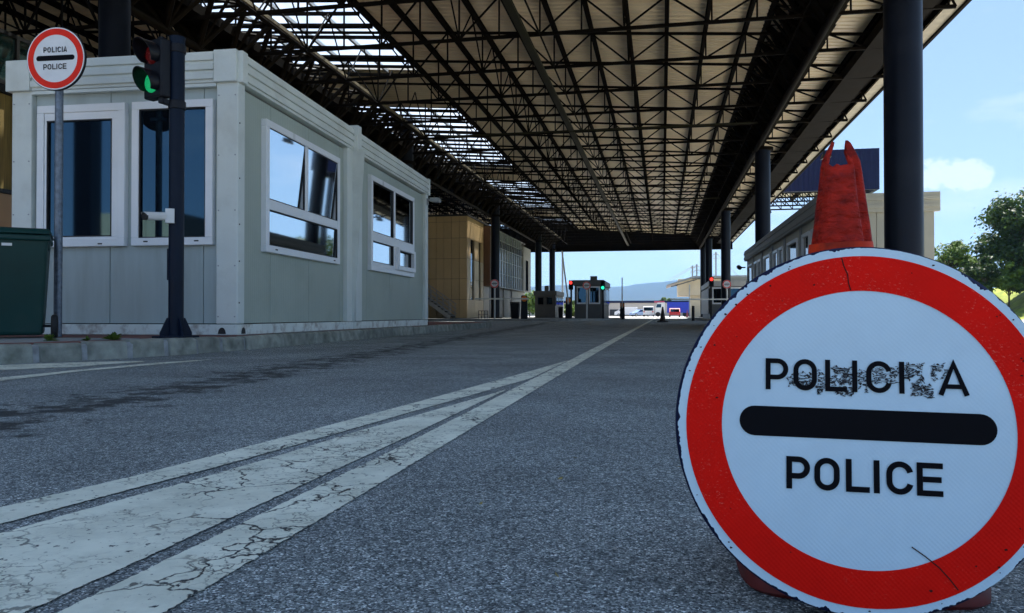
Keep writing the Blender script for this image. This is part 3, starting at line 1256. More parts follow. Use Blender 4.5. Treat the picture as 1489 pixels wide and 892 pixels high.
# ================================================================ BUILDINGS
# ---- terminal building, glazed wing at far left
tb = thing('terminal_wing', 'glazed terminal wing with teal glass and ochre blinds, at the left edge', 'building', (-13.2, 8, 0))
X0 = -13.2
c = MB()
c.box(X0 - 6, X0 - 0.1, 7.5, 18.5, 0, 6.15)
c.build('wall', DARKWALL, tb)
for i in range(7):
    ya, yb = 7.5 + i * 1.56, 7.5 + (i + 1) * 1.56
    for (za, zb_, m_, nm) in ((5.14, 6.1, TEALGLASS, 'glass_pane'), (2.95, 4.9, CURTAIN, 'blind'), (4.92, 5.1, DARKIN, 'spandrel'), (0.2, 1.5, BEIGE, 'panel'), (1.53, 2.85, BEIGE, 'panel')):
        c = MB()
        c.box(X0 - 0.1, X0 - (0.02 if nm != 'blind' else 0.06), ya + 0.04, yb - 0.04, za, zb_)
        c.build(nm, m_, tb)
    c = MB()
    c.box(X0 - 0.1, X0 + 0.03, ya - 0.035, ya + 0.035, 2.9, 6.15)
    c.build('mullion', DARKIN, tb)
for z in (2.9, 5.12, 6.15):
    c = MB()
    c.box(X0 - 0.1, X0 + 0.025, 7.5, 18.4, z - 0.04, z + 0.04)
    c.build('transom', DARKIN, tb)
# ---- dark wall added to keep the left side of the hall black
c = MB()
c.box(-24.3, -24, -5, 81, 0, 10)
bw = tag(c.build('dark_backing_wall', DARKWALL), 'added dark wall closing the canopy on the left, behind the cabin roof', 'wall')

# ---- beige office block beyond the cabin
ob = thing('office_block', 'beige panel-clad office block with glazed bay beyond the grey cabin', 'building', (-15, 51, 0))
BX, BY, BT = -13.0, 50.7, 7.1
c = MB()
c.box(-23.8, BX - 0.12, BY + 0.12, 73, 0.0, BT - 0.02)
c.build('core', DARKWALL, ob)
cols = [-13.0 - 0.545 * i for i in range(15)]
rows = [0.14, 1.42, 2.82, 4.2, 5.6, 6.7, 7.1]
for i in range(len(cols) - 1):
    for j in range(len(rows) - 1):
        c = MB()
        c.box(cols[i + 1] + 0.012, cols[i] - 0.012, BY, BY + 0.1, rows[j] + 0.012, rows[j + 1] - 0.012)
        c.build('panel', BEIGE, ob)
ycs = [50.7, 51.7, 52.8, 54.1, 54.9, 55.6]
for i in range(len(ycs) - 1):
    for j in range(len(rows) - 1):
        wdw = i in (1, 3) and j in (1, 2, 3)
        c = MB()
        if wdw:
            c.box(BX - 0.12, BX - 0.09, ycs[i] + 0.01, ycs[i + 1] - 0.01, rows[j] + 0.012, rows[j + 1] - 0.012)
            c.build('window_pane', GLASS, ob)
        else:
            c.box(BX - 0.1, BX, ycs[i] + (0.0 if i else 0.115), ycs[i + 1] - 0.012, rows[j] + 0.012, rows[j + 1] - 0.012)
            c.build('panel', BEIGE if j > 2 else BEIGE_L, ob)
# projecting glazed bay
c = MB()
c.box(BX - 0.1, BX + 0.5, 55.6, 55.8, 2.5, 6.95)
c.build('bay_cheek', BROWN, ob)
c = MB()
c.box(BX - 0.1, BX + 0.42, 55.82, 69.0, 2.5, 6.9)
c.build('bay_core', DARKIN, ob)
rz = [2.55, 3.6, 4.65, 5.6, 6.2, 6.9]
bay = MB()
nP = 13
for i in range(nP):
    ya = 55.85 + i * 1.0
    for j in range(5):
        c = MB()
        c.box(BX + 0.43, BX + 0.455, ya + 0.04, ya + 0.96, rz[j] + 0.03, rz[j + 1] - 0.03)
        c.build('glass_pane', DARKIN if j == 3 else mat('pale_glass', (0.5, 0.55, 0.58), 0.12, var=0.12, scale=0.7, ior=2.0), ob)
    c = MB()
    c.box(BX + 0.42, BX + 0.54, ya - 0.035, ya + 0.035, 2.5, 6.92)
    c.build('mullion', mat('light_mullion', (0.4, 0.42, 0.43), 0.4), ob)
for z in rz:
    c = MB()
    c.box(BX + 0.42, BX + 0.525, 55.8, 69, z - 0.025, z + 0.025)
    c.build('transom', mat('light_mullion', (0.4, 0.42, 0.43), 0.4), ob)
# ground floor below the bay: white wall pieces and dark doors
for (ya, yb, m_, nm) in ((55.65, 57.4, RENDERW, 'wall'), (57.4, 59.0, DARKIN, 'door'), (59.0, 60.6, RENDERW, 'wall'), (60.6, 63, DARKIN, 'door'), (63.0, 65.5, RENDERW, 'wall'), (65.5, 66.6, DARKIN, 'door'), (66.6, 73, RENDERW, 'wall')):
    c = MB()
    d_ = 0.1 if nm == 'door' else 0.03
    c.box(BX - 0.12, BX - d_ + 0.05, ya + 0.01, yb - 0.01, 0.14, 2.48)
    c.build(nm, m_, ob)
c = MB()
c.box(BX - 0.12, BX + 0.6, 69.02, 73, 2.5, 6.6)
c.build('end_wall', RENDERW, ob)
c = MB()
c.box(BX + 0.6, BX + 0.63, 70.2, 71.4, 2.6, 5.4)
c.build('end_window', GLASS, ob)
c = MB()
c.box(-23.9, BX + 0.05, BY - 0.05, 73.1, BT, BT + 0.12)
c.build('roof_edge', DARKWALL, ob)
# ---- outside stair against the office block
st = thing('steel_stair', 'grey steel stair with railings rising left along the beige block', 'stair', (-14, 49.6, 0.13))
xa, za = -13.75, 0.13
xb, zb_ = -17.2, 2.55
for yy in (49.1, 50.35):
    c = MB()
    c.beam((xa, yy, za + 0.05), (xb, yy, zb_ + 0.05), 0.06, 0.24, up=(0, 0, 1))
    c.build('stringer', mat('stair_paint', (0.35, 0.34, 0.32), 0.5), st)
    for h in (0.95, 0.62, 0.3):
        c = MB()
        c.tube((xa + .1, yy, za + h), (xb, yy, zb_ + h), 0.028, n=6)
        c.build('rail', mat('stair_paint', (0.35, 0.34, 0.32), 0.5), st)
    for i in range(9):
        t_ = i / 8
        x, z = xa + (xb - xa) * t_, za + (zb_ - za) * t_
        c = MB()
        c.tube((x, yy, z), (x, yy, z + 0.95), 0.024, n=6)
        c.build('baluster', mat('stair_paint', (0.35, 0.34, 0.32), 0.5), st)
for i in range(14):
    t_ = (i + 0.5) / 14
    x, z = xa + (xb - xa) * t_, za + (zb_ - za) * t_
    c = MB()
    c.box(x - 0.14, x + 0.14, 49.1, 50.35, z, z + 0.04)
    c.build('tread', STEEL_DK, st)


# ---------------------------------------------------------------- container cabins
def mapper(face):
    if face == 'front': return lambda a, o, z: (-a, -o, z)
    return lambda a, o, z: (o, a, z)


def fbox(mb, f, a0, a1, o0, o1, z0, z1):
    p, q = f(a0, o0, z0), f(a1, o1, z1)
    return mb.box(p[0], q[0], p[1], q[1], p[2], q[2])


def window(root, face, a0, a1, z0, z1, cells, bw=0.085, o=0.0, lean=0.0):
    """Frame with one glass pane per cell; cells are (a0,a1,z0,z1) inside the frame."""
    f = mapper(face)
    m = MB()
    fbox(m, f, a0, a1, o - 0.07, o + 0.006, z0, z0 + bw)
    fbox(m, f, a0, a1, o - 0.07, o + 0.006, z1 - bw, z1)
    fbox(m, f, a0, a0 + bw, o - 0.07, o + 0.006, z0 + bw, z1 - bw)
    fbox(m, f, a1 - bw, a1, o - 0.07, o + 0.006, z0 + bw, z1 - bw)
    w = m.build('window', UPVC, root, local=True, bevel=0.006)
    # mullions fill between the cells
    for (b0, b1, c0, c1) in cells:
        m = MB()
        q = (lean if c1 > 1.5 else lean * 0.45) * (c1 - c0) / 2                 # tilt added so the side panes mirror sky below the roof
        m.add([f(b0, o - 0.033 - q, c0), f(b1, o - 0.033 - q, c0), f(b1, o - 0.033 + q, c1), f(b0, o - 0.033 + q, c1),
               f(b0, o - 0.037 - q, c0), f(b1, o - 0.037 - q, c0), f(b1, o - 0.037 + q, c1), f(b0, o - 0.037 + q, c1)],
              [(0, 1, 2, 3), (7, 6, 5, 4), (0, 4, 5, 1), (1, 5, 6, 2), (2, 6, 7, 3), (3, 7, 4, 0)])
        m.build('pane', GLASS_S if face == 'side' else GLASS, w, local=True)
        m = MB()
        e = 0.012
        for (p0, p1, q0, q1) in ((b0, b1, c0, c0 + e), (b0, b1, c1 - e, c1), (b0, b0 + e, c0 + e, c1 - e), (b1 - e, b1, c0 + e, c1 - e)):
            fbox(m, f, p0, p1, o - 0.03, o - 0.006, q0, q1)
        m.build('gasket', GASKET, w, local=True)
    return w


def bar(w, face, a0, a1, z0, z1, o=0.02, name='mullion', m_=None):
    m = MB()
    fbox(m, mapper(face), a0, a1, -0.066, o - 0.02, z0, z1)
    return m.build(name, m_ or UPVC, w, local=True, bevel=0.005)


def fascia(root, face, a0, a1, z0, z1, capa=0.0, capb=0.0):
    f = mapper(face)
    m = MB()
    fbox(m, f, a0 + capa, a1 - capb, -0.12, 0.022, z0, z1)
    h = (z1 - z0)
    for k in range(3):
        zc = z0 + h * (0.2 + 0.3 * k)
        fbox(m, f, a0 + capa + 0.004, a1 - capb - 0.004, 0.018, 0.05, zc - h * 0.105, zc + h * 0.105)
    o = m.build('fascia', CABIN_LIGHT, root, local=True, bevel=0.008)
    for (b0, b1) in ((a0, a0 + capa), (a1 - capb, a1)):
        if b1 - b0 > 0.01:
            m = MB()
            fbox(m, f, b0, b1, -0.12, 0.053, z0 - 0.004, z1 + 0.004)
            m.build('fascia_cap', CABIN_LIGHT, root, local=True, bevel=0.008)
    return o


def panels(root, face, seams, z0, z1, m_, o=-0.062):
    f = mapper(face)
    for a0, a1 in zip(seams, seams[1:]):
        m = MB()
        fbox(m, f, a0 + 0.004, a1 - 0.004, o - 0.03, o, z0, z1)
        m.build('wall_panel', m_, root, local=True, bevel=0.004, seg=1)


CW = 2.735
rz_ = R(2.6)
ca1 = thing('inspection_cabin', 'pale grey container cabin with tall front windows, behind the near traffic light', 'cabin', (-4.495, 7.58, 0.15), rz_)
LA = 3.6
m = MB()
m.box(-CW + 0.1, -0.1, 0.1, LA - 0.02, 0.02, 3.02)
m.build('core', GASKET, ca1, local=True)
panels(ca1, 'front', [0.25, 0.43, 1.551, CW - 0.25], 0.125, 2.72, CABIN_F)
panels(ca1, 'side', [0.16, 0.9, 2.02, 3.14, 3.3], 0.125, 2.72, CABIN_S)
for (a, b, face) in ((0.0, 0.25, 'front'), (CW - 0.25, CW, 'front')):
    m = MB()
    if a == 0.0:
        m.box(-0.25, 0.0, 0.0, 0.16, 0.12, 2.75)
    else:
        m.box(-CW, -CW + 0.25, 0.0, 0.16, 0.12, 2.75)
    m.build('corner_post', CABIN_LIGHT, ca1, local=True, bevel=0.012)
m = MB()
m.box(-0.2, 0.004, 3.3, LA - 0.02, 0.12, 2.75)
m.build('corner_post', CABIN_LIGHT, ca1, local=True, bevel=0.01)
m = MB()   # bottom rails
m.box(-CW, 0.002, -0.002, 0.2, 0.0, 0.115)
m.box(-0.2, 0.002, 0.2, LA - 0.02, 0.0, 0.115)
m.build('base_rail', CABIN_BASE, ca1, local=True, bevel=0.008)
m = MB()   # forklift holes at the corner
m.prism([(-0.175 + 0.045 * math.cos(R(t_)), 0.012 + 0.07 * abs(math.sin(R(t_)))) for t_ in range(0, 181, 20)], 'y', -0.006, 0.02)
m.build('drain_hole', GASKET, ca1, local=True)
m = MB()
m.prism([(0.13 + 0.045 * math.cos(R(t_)), 0.012 + 0.07 * abs(math.sin(R(t_)))) for t_ in range(0, 181, 20)], 'x', -0.02, 0.006)
m.build('drain_hole', GASKET, ca1, local=True)
fascia(ca1, 'front', 0.0, CW + 0.04, 2.74, 3.08, 0.26, 0.3)
fascia(ca1, 'side', 0.0, LA - 0.02, 2.74, 3.075, 0.12, 0.1)
m = MB()
m.box(-CW + 0.02, -0.14, 0.14, LA - 0.03, 3.02, 3.05)
m.build('roof', CABIN_LIGHT, ca1, local=True)
m = MB()   # pale trim under the fascia
m.box(-CW + 0.25, -0.25, -0.012, 0.05, 2.70, 2.735)
m.build('trim', CABIN_LIGHT, ca1, local=True)
w1 = window(ca1, 'front', 0.293, 1.253, 0.98, 2.57, [(0.378, 1.168, 1.065, 2.485)])
w2 = window(ca1, 'front', 1.335, 2.416, 0.98, 2.57, [(1.50, 2.30, 1.09, 2.40)])
m = MB()
for (p0, p1, q0, q1) in ((1.42, 2.33, 2.40, 2.485), (1.42, 2.33, 1.02, 1.09), (1.42, 1.50, 1.09, 2.40), (2.30, 2.33, 1.09, 2.40)):
    fbox(m, mapper('front'), p0, p1, -0.066, -0.008, q0, q1)
m.build('sash', UPVC, w2, local=True, bevel=0.005)
w3 = window(ca1, 'side', 0.66, 3.0, 0.955, 2.51, [(0.745, 1.77, 1.58, 2.425), (1.865, 2.915, 1.58, 2.425), (0.745, 2.915, 1.04, 1.46)], lean=0.06)
bar(w3, 'side', 0.745, 2.915, 1.46, 1.58, name='transom')
bar(w3, 'side', 1.77, 1.865, 1.58, 2.425)
for (w_, face, a, z) in ((w1, 'front', 0.45, 1.018), (w1, 'front', 1.05, 1.018), (w2, 'front', 1.6, 1.0), (w2, 'front', 2.2, 1.0), (w3, 'side', 0.9, 0.99), (w3, 'side', 2.75, 0.99)):
    m = MB()
    fbox(m, mapper(face), a, a + 0.05, 0.004, 0.012, z, z + 0.014)
    m.build('weep_slot', GASKET, w_, local=True)
for (x, y) in ((-0.22, 0), (-0.03, 0), (-CW + 0.03, 0), (-CW + 0.22, 0)):
    for z in (0.2, 0.75, 1.35, 1.95, 2.6):
        m = MB()
        m.tube((x, -0.006, z), (x, 0.004, z), 0.008, n=8)
        m.build('rivet', GREYBAR, ca1, local=True)
for z in (0.35, 0.8, 1.2, 1.7, 2.3):
    m = MB()
    m.tube((-0.004, 0.035, z), (0.007, 0.035, z), 0.008, n=8)
    m.build('rivet', GASKET, ca1, local=True)

# rear module
off = Vector((-LA * math.sin(rz_), LA * math.cos(rz_), 0))
LB = 4.46
ca2 = thing('inspection_cabin', 'rear grey cabin module with small open vent sash, joined to the front cabin', 'cabin', Vector((-4.495, 7.58, 0.15)) + off, rz_)
m = MB()
m.box(-CW + 0.1, -0.1, 0.02, LB - 0.06, 0.02, 3.02)
m.build('core', GASKET, ca2, local=True)
panels(ca2, 'side', [0.28, 0.76, 2.0, 3.25, LB - 0.2], 0.125, 2.72, CABIN_S)
for (y0, y1, o_) in ((0.02, 0.28, 0.03), (LB - 0.2, LB, 0.004)):
    m = MB()
    m.box(-0.2, o_, y0, y1, 0.12, 2.75)
    m.build('corner_post', CABIN_LIGHT, ca2, local=True, bevel=0.01)
m = MB()   # tapered joint flange between the modules
m.add([(-0.02, -0.10, 0.12), (0.035, -0.10, 0.12), (0.035, -0.085, 0.12), (-0.02, -0.085, 0.12),
       (-0.02, -0.10, 2.75), (0.20, -0.10, 2.75), (0.20, -0.085, 2.75), (-0.02, -0.085, 2.75)],
      [(3, 2, 1, 0), (4, 5, 6, 7), (0, 1, 5, 4), (1, 2, 6, 5), (2, 3, 7, 6), (3, 0, 4, 7)])
m.build('joint_flange', CABIN_LIGHT, ca2, local=True)
m = MB()
m.box(-0.1, 0.10, -0.11, 0.05, 2.72, 3.12)
m.build('fascia_cap', CABIN_LIGHT, ca2, local=True, bevel=0.008)
m = MB()
m.box(-0.2, 0.002, 0.0, LB, 0.0, 0.115)
m.box(-CW, -0.2, LB - 0.2, LB, 0.0, 0.115)
m.build('base_rail', CABIN_BASE, ca2, local=True, bevel=0.008)
fascia(ca2, 'side', 0.06, LB, 2.74, 3.075, 0.0, 0.12)
m = MB()
m.box(-CW + 0.02, -0.14, 0.02, LB - 0.03, 3.02, 3.05)
m.build('roof', CABIN_LIGHT, ca2, local=True)
w4 = window(ca2, 'side', 0.80, 3.40, 0.955, 2.53, [(0.885, 2.05, 1.60, 2.445), (2.15, 3.315, 1.60, 2.445), (0.885, 2.05, 1.10, 1.45), (2.25, 3.2, 1.12, 1.40)])
bar(w4, 'side', 0.885, 3.315, 1.45, 1.60, name='transom')
bar(w4, 'side', 2.05, 2.15, 1.60, 2.445)
bar(w4, 'side', 0.885, 2.15, 1.04, 1.10, name='sash_rail')
bar(w4, 'side', 2.05, 2.15, 1.10, 1.45)
m = MB()   # vent sash tilted open
for (p0, p1, q0, q1) in ((2.15, 3.3, 1.04, 1.12), (2.15, 3.3, 1.40, 1.45), (2.15, 2.25, 1.12, 1.40), (3.2, 3.3, 1.12, 1.40)):
    fbox(m, mapper('side'), p0, p1, -0.03, 0.06, q0, q1)
m.build('vent_sash', UPVC, w4, local=True, bevel=0.005)
# floodlight at its far top corner
lp = Vector((-4.495, 7.58, 0.15)) + off + Matrix.Rotation(rz_, 3, 'Z') @ Vector((0.0, LB - 0.1, 2.5))
m = MB()
m.box(-0.02, 0.05, -0.05, 0.05, 0.05, 0.25)
m.tube((0.05, 0, 0.2), (0.2, 0, 0.2), 0.03, n=8)
m.prism([(0.14, 0.14), (0.42, 0.12), (0.46, 0.2), (0.4, 0.26), (0.14, 0.26)], 'y', -0.14, 0.14)
o = m.build('wall_lamp', GREYBAR)
o.location = lp
o.scale = (0.65,) * 3
tag(o, 'small white lamp on the far top corner of the rear cabin module', 'lamp')


# ---- beige annex and gantry post across the forecourt, mirrored in the front windows
an = thing('forecourt_annex', 'beige panelled annex mirrored low in the right front cabin window', 'building', (-25, -27, 0))
m = MB()
m.box(-29, -24, -34, -26.1, 0, 6.2)
m.build('core', DARKWALL, an)
for i in range(3, 8):
    for (z0, z1) in ((0.1, 2.1), (2.13, 4.2), (4.23, 6.2)):
        m = MB()
        m.box(-32 + i + .02, -31.02 + i, -26.1, -26.0, z0, z1)
        m.build('panel', BEIGE_L, an)
gp = thing('gantry_post', 'dark gantry post mirrored in the left front cabin window', 'post', (-14.3, -4, 0))
m = MB()
m.box(-14.55, -14.05, -4.25, -3.75, 0, 8.5)
m.build('post', COLM, gp, bevel=0.03)
m = MB()
m.box(-14.65, -13.95, -4.35, -3.65, 0, 0.12)
m.build('base_plate', STEEL_DK, gp)

# ---------------------------------------------------------------- right-hand cabin row
rcb = thing('inspection_cabin', 'long cream cabin with grey side windows behind the orange cone and column', 'cabin', (3.3, 17.2, 0.14))
RX0, RX1, RY0, RY1, RZ = 3.3, 5.5, 17.2, 32.0, 2.9
CREAM = mat('cream_panel', (0.52, 0.49, 0.38), 0.55, var=0.06, tint=(0.4, 0.37, 0.28), tintscale=1, tintamt=0.4, orand=0.03)
GREYP = mat('grey_post', (0.30, 0.31, 0.30), 0.5, var=0.1)
m = MB()
m.box(RX0 + 0.08, RX1 - 0.08, RY0 + 0.08, RY1 - 0.08, 0.14, RZ - 0.05)
m.build('core', DARKWALL, rcb)
for i in range(2):
    xa = RX0 + 0.02 + i * 1.08
    m = MB()
    m.box(xa, xa + 1.07, RY0 + 0.03, RY0 + 0.08, 0.14, 2.5)
    m.build('wall_panel', CREAM, rcb)
for (x0, x1) in ((RX0 - 0.002, RX0 + 0.14), (RX1 - 0.2, RX1)):
    m = MB()
    m.box(x0, x1, RY0, RY0 + 0.16, 0.14, 2.52)
    m.build('corner_post', CREAM, rcb, bevel=0.01)
m = MB()
m.box(RX0 - 0.07, RX1 + 0.1, RY0 - 0.06, RY0 + 0.08, 2.5, RZ)
m.box(RX0 - 0.055, RX1 + 0.085, RY0 - 0.085, RY0 - 0.055, 2.58, 2.66)
m.box(RX0 - 0.055, RX1 + 0.085, RY0 - 0.085, RY0 - 0.055, 2.74, 2.82)
m.build('fascia', CREAM, rcb, bevel=0.008)
m = MB()
m.box(RX0 - 0.07, RX0 + 0.1, RY0 + 0.085, RY1 + 0.06, 2.5, RZ)
m.box(RX0 - 0.095, RX0 - 0.06, RY0 + 0.09, RY1 + 0.05, 2.56, 2.64)
m.box(RX0 - 0.095, RX0 - 0.06, RY0 + 0.09, RY1 + 0.05, 2.74, 2.82)
m.build('fascia', GREYP, rcb, bevel=0.008)
m = MB()
m.box(RX0 + 0.1, RX1 + 0.02, RY0 + 0.1, RY1, RZ - 0.06, RZ - 0.03)
m.build('roof', GREYP, rcb)
nmod = 6
ml = (RY1 - RY0) / nmod
for i in range(nmod):
    ya = RY0 + i * ml
    m = MB()
    m.box(RX0, RX0 + 0.12, ya + (0.17 if i == 0 else 0.0), ya + 0.22, 0.14, 2.5)
    m.build('corner_post', GREYP, rcb)
    m = MB()
    m.box(RX0 + 0.03, RX0 + 0.08, ya + 0.225, ya + ml - 0.005, 0.14, 1.0)
    m.build('wall_panel', CREAM, rcb)
    m = MB()
    m.box(RX0 + 0.03, RX0 + 0.08, ya + 0.225, ya + ml - 0.005, 2.3, 2.495)
    m.build('wall_panel', CREAM, rcb)
    ws = ((0.35, 1.15), (1.35, 2.3)) if i % 2 == 0 else ((0.5, 2.1),)
    lo = 0.225
    for (p0, p1) in ws:
        m = MB()
        m.box(RX0 + 0.03, RX0 + 0.08, ya + lo, ya + p0, 1.005, 2.295)
        m.build('wall_panel', CREAM, rcb)
        lo = p1
        m = MB()
        y0, y1 = ya + p0, ya + p1
        for (q0, q1, r0, r1) in ((y0, y1, 1.01, 1.09), (y0, y1, 2.21, 2.29), (y0, y0 + .08, 1.09, 2.21), (y1 - .08, y1, 1.09, 2.21)):
            m.box(RX0 - 0.015, RX0 + 0.08, q0, q1, r0, r1)
        w = m.build('window', UPVC, rcb)
        m = MB()
        m.box(RX0 + 0.03, RX0 + 0.045, y0 + 0.08, y1 - 0.08, 1.09, 2.21)
        m.build('pane', mat('clear_pane', (0.05, 0.06, 0.07), 0.04, var=0, ior=2.6), w)
    m = MB()
    m.box(RX0 + 0.03, RX0 + 0.08, ya + lo, ya + ml - 0.005, 1.005, 2.295)
    m.build('wall_panel', CREAM, rcb)
# cctv on its far corner
m = MB()
m.tube((3.25, 31.8, 2.25), (3.0, 31.8, 2.25), 0.03, n=6)
m.tube((3.0, 31.5, 2.22), (3.0, 31.95, 2.28), 0.085, n=10)
tag(m.build('security_camera', SIGNALBLK, smooth=True), 'small dark camera on the far corner of the cream cabin', 'camera')


# ---------------------------------------------------------------- round police signs
def stroke(mb, pts, w, closed=False, y0=0.0, y1=-0.001):
    """Ribbon of width w along a 2-D polyline (x,z) with mitred joints."""
    P = [Vector(p) for p in pts]
    n = len(P)
    Lf, Rt = [], []
    for i in range(n):
        if closed:
            a, b = P[i - 1], P[(i + 1) % n]
            d0, d1 = (P[i] - a).normalized(), (b - P[i]).normalized()
        else:
            d0 = (P[i] - P[i - 1]).normalized() if i else (P[1] - P[0]).normalized()
            d1 = (P[i + 1] - P[i]).normalized() if i < n - 1 else d0
        t = (d0 + d1).normalized()
        nrm = Vector((-t.y, t.x))
        k = max(0.5, nrm.dot(Vector((-d0.y, d0.x))))
        Lf.append(P[i] + nrm * (w / 2 / k))
        Rt.append(P[i] - nrm * (w / 2 / k))
    vs = []
    for i in range(n):
        vs += [(Lf[i].x, y1, Lf[i].y), (Rt[i].x, y1, Rt[i].y)]
    fs = []
    m = n if closed else n - 1
    for i in range(m):
        a, b = 2 * i, 2 * ((i + 1) % n)
        fs.append((a, b, b + 1, a + 1))
    mb.add(vs, fs)


def arc(cx, cz, rx, rz, a0, a1, n=10):
    return [(cx + rx * math.cos(R(a0 + (a1 - a0) * i / n)), cz + rz * math.sin(R(a0 + (a1 - a0) * i / n))) for i in range(n + 1)]


def glyph(ch, x0, x1, z0, z1, w, mb, y):
    h = z1 - z0
    s = w / 2
    if ch == 'I':
        stroke(mb, [((x0 + x1) / 2, z0), ((x0 + x1) / 2, z1)], w, y1=y)
    elif ch == 'L':
        stroke(mb, [(x0 + s, z1), (x0 + s, z0 + s), (x1, z0 + s)], w, y1=y)
    elif ch == 'P':
        zm = z0 + h * 0.40
        r = (z1 - s - zm) / 2
        stroke(mb, [(x0 + s, z0), (x0 + s, z1 - s), (x1 - s - r, z1 - s)] + arc(x1 - s - r, zm + r, r, r, 90, -90, 12)[1:] + [(x0 + w, zm)], w, y1=y)
    elif ch in 'OC':
        r = (x1 - x0) / 2 - s
        cx = (x0 + x1) / 2
        top = arc(cx, z1 - s - r, r, r, 0, 180, 14)
        bot = arc(cx, z0 + s + r, r, r, 180, 360, 14)
        if ch == 'O':
            stroke(mb, top + bot, w, closed=True, y1=y)
        else:
            top = arc(cx, z1 - s - r, r, r, 12, 180, 14)
            bot = arc(cx, z0 + s + r, r, r, 180, 348, 14)
            stroke(mb, top + bot, w, y1=y)
    elif ch == 'A':
        cx = (x0 + x1) / 2
        stroke(mb, [(x0 + s * 1.05, z0), (cx, z1 - 0.2 * w), (x1 - s * 1.05, z0)], w, y1=y)
        zb = z0 + h * 0.27
        k = (zb - z0) / h * (cx - x0 - s)
        stroke(mb, [(x0 + s + k, zb), (x1 - s - k, zb)], w * 0.92, y1=y - 0.0002)
    elif ch == 'E':
        stroke(mb, [(x1, z1 - s), (x0 + s, z1 - s), (x0 + s, z0 + s), (x1, z0 + s)], w, y1=y)
        stroke(mb, [(x0 + w, z0 + h * 0.5), (x1 - w * 0.25, z0 + h * 0.5)], w, y1=y - 0.0002)


def disc(mb, r0, r1, y, n=96, jag=0.0, seed=0, c=(0, 0)):
    """Flat ring (r0>0) or disc in the xz plane facing -y."""
    rg = random.Random(seed)
    out, inn = [], []
    for k in range(n):
        th = 2 * PI * k / n
        j = 0
        if jag:
            j = jag * (0.8 * noise.noise((math.cos(th) * 5, math.sin(th) * 5, seed)) + 0.9 * noise.noise((math.cos(th) * 22, math.sin(th) * 22, seed)) + 0.5 * noise.noise((math.cos(th) * 70, math.sin(th) * 70, seed)) - 0.25)
            j = min(0.0, j) * 2 * min(1.0, max(0.06, 0.35 + 2.2 * noise.noise((math.cos(th) * 2.1, math.sin(th) * 2.1, seed + 5))))
        out.append((c[0] + (r1 + j) * math.cos(th), y, c[1] + (r1 + j) * math.sin(th)))
        inn.append((c[0] + r0 * math.cos(th), y, c[1] + r0 * math.sin(th)))
    if r0 > 0:
        mb.add(out + inn, [(k, n + k, n + (k + 1) % n, (k + 1) % n) for k in range(n)])
    else:
        mb.add(out + [(c[0], y, c[1])], [(k, n, (k + 1) % n) for k in range(n)])
    return mb


POL1 = [('P', 135, 262), ('O', 290, 420), ('L', 465, 585), ('I', 612, 640), ('C', 688, 825), ('I', 862, 893), ('A', 1066, 1232)]
POL1N = [('P', 135, 265), ('O', 300, 430), ('L', 480, 600), ('I', 640, 668), ('C', 715, 850), ('I', 890, 921), ('A', 950, 1100)]
POL2 = [('P', 250, 380), ('O', 403, 540), ('L', 573, 700), ('I', 722, 752), ('C', 788, 930), ('E', 947, 1083)]
REDM = mat('red_film', (0.8, 0.03, 0.015), 0.5, var=0.08, scale=14, spec=0.15)
REDW = mat('red_film_worn', (0.86, 0.008, 0.003), 0.5, spec=0.08, var=0.1, scale=10, tint=(0.75, 0.28, 0.18), tintscale=46, tintamt=0.0)


def worn_red():
    m = REDW
    n, l, b = nodes(m)
    cur = b.inputs['Base Color'].links[0].from_socket
    c = n.new('ShaderNodeTexCoord')
    a = n.new('ShaderNodeTexNoise')
    a.inputs['Scale'].default_value = 9
    a.inputs['Detail'].default_value = 2
    l(c.outputs['Object'], a.inputs['Vector'])
    ar = n.new('ShaderNodeMapRange')
    ar.inputs['From Min'].default_value = 0.45
    ar.inputs['From Max'].default_value = 0.62
    l(a.outputs['Fac'], ar.inputs['Value'])
    mp_ = n.new('ShaderNodeMapping')
    mp_.inputs['Scale'].default_value = (1, 1, 1.8)
    mp_.inputs['Rotation'].default_value = (0, 0.6, 0)
    l(c.outputs['Object'], mp_.inputs['Vector'])
    d = n.new('ShaderNodeTexNoise')
    d.inputs['Scale'].default_value = 240
    d.inputs['Detail'].default_value = 4
    d.inputs['Roughness'].default_value = 0.75
    l(mp_.outputs[0], d.inputs['Vector'])
    dr = n.new('ShaderNodeMapRange')
    dr.inputs['From Min'].default_value = 0.60
    dr.inputs['From Max'].default_value = 0.70
    dr.inputs['To Max'].default_value = 0.55
    l(d.outputs['Fac'], dr.inputs['Value'])
    mu = n.new('ShaderNodeMath')
    mu.operation = 'MULTIPLY'
    l(ar.outputs[0], mu.inputs[0])
    l(dr.outputs[0], mu.inputs[1])
    mx_ = n.new('ShaderNodeMixRGB')
    mx_.inputs['Color2'].default_value = (0.85, 0.42, 0.30, 1)
    l(mu.outputs[0], mx_.inputs['Fac'])
    l(cur, mx_.inputs['Color1'])
    l(mx_.outputs[0], b.inputs['Base Color'])


worn_red()


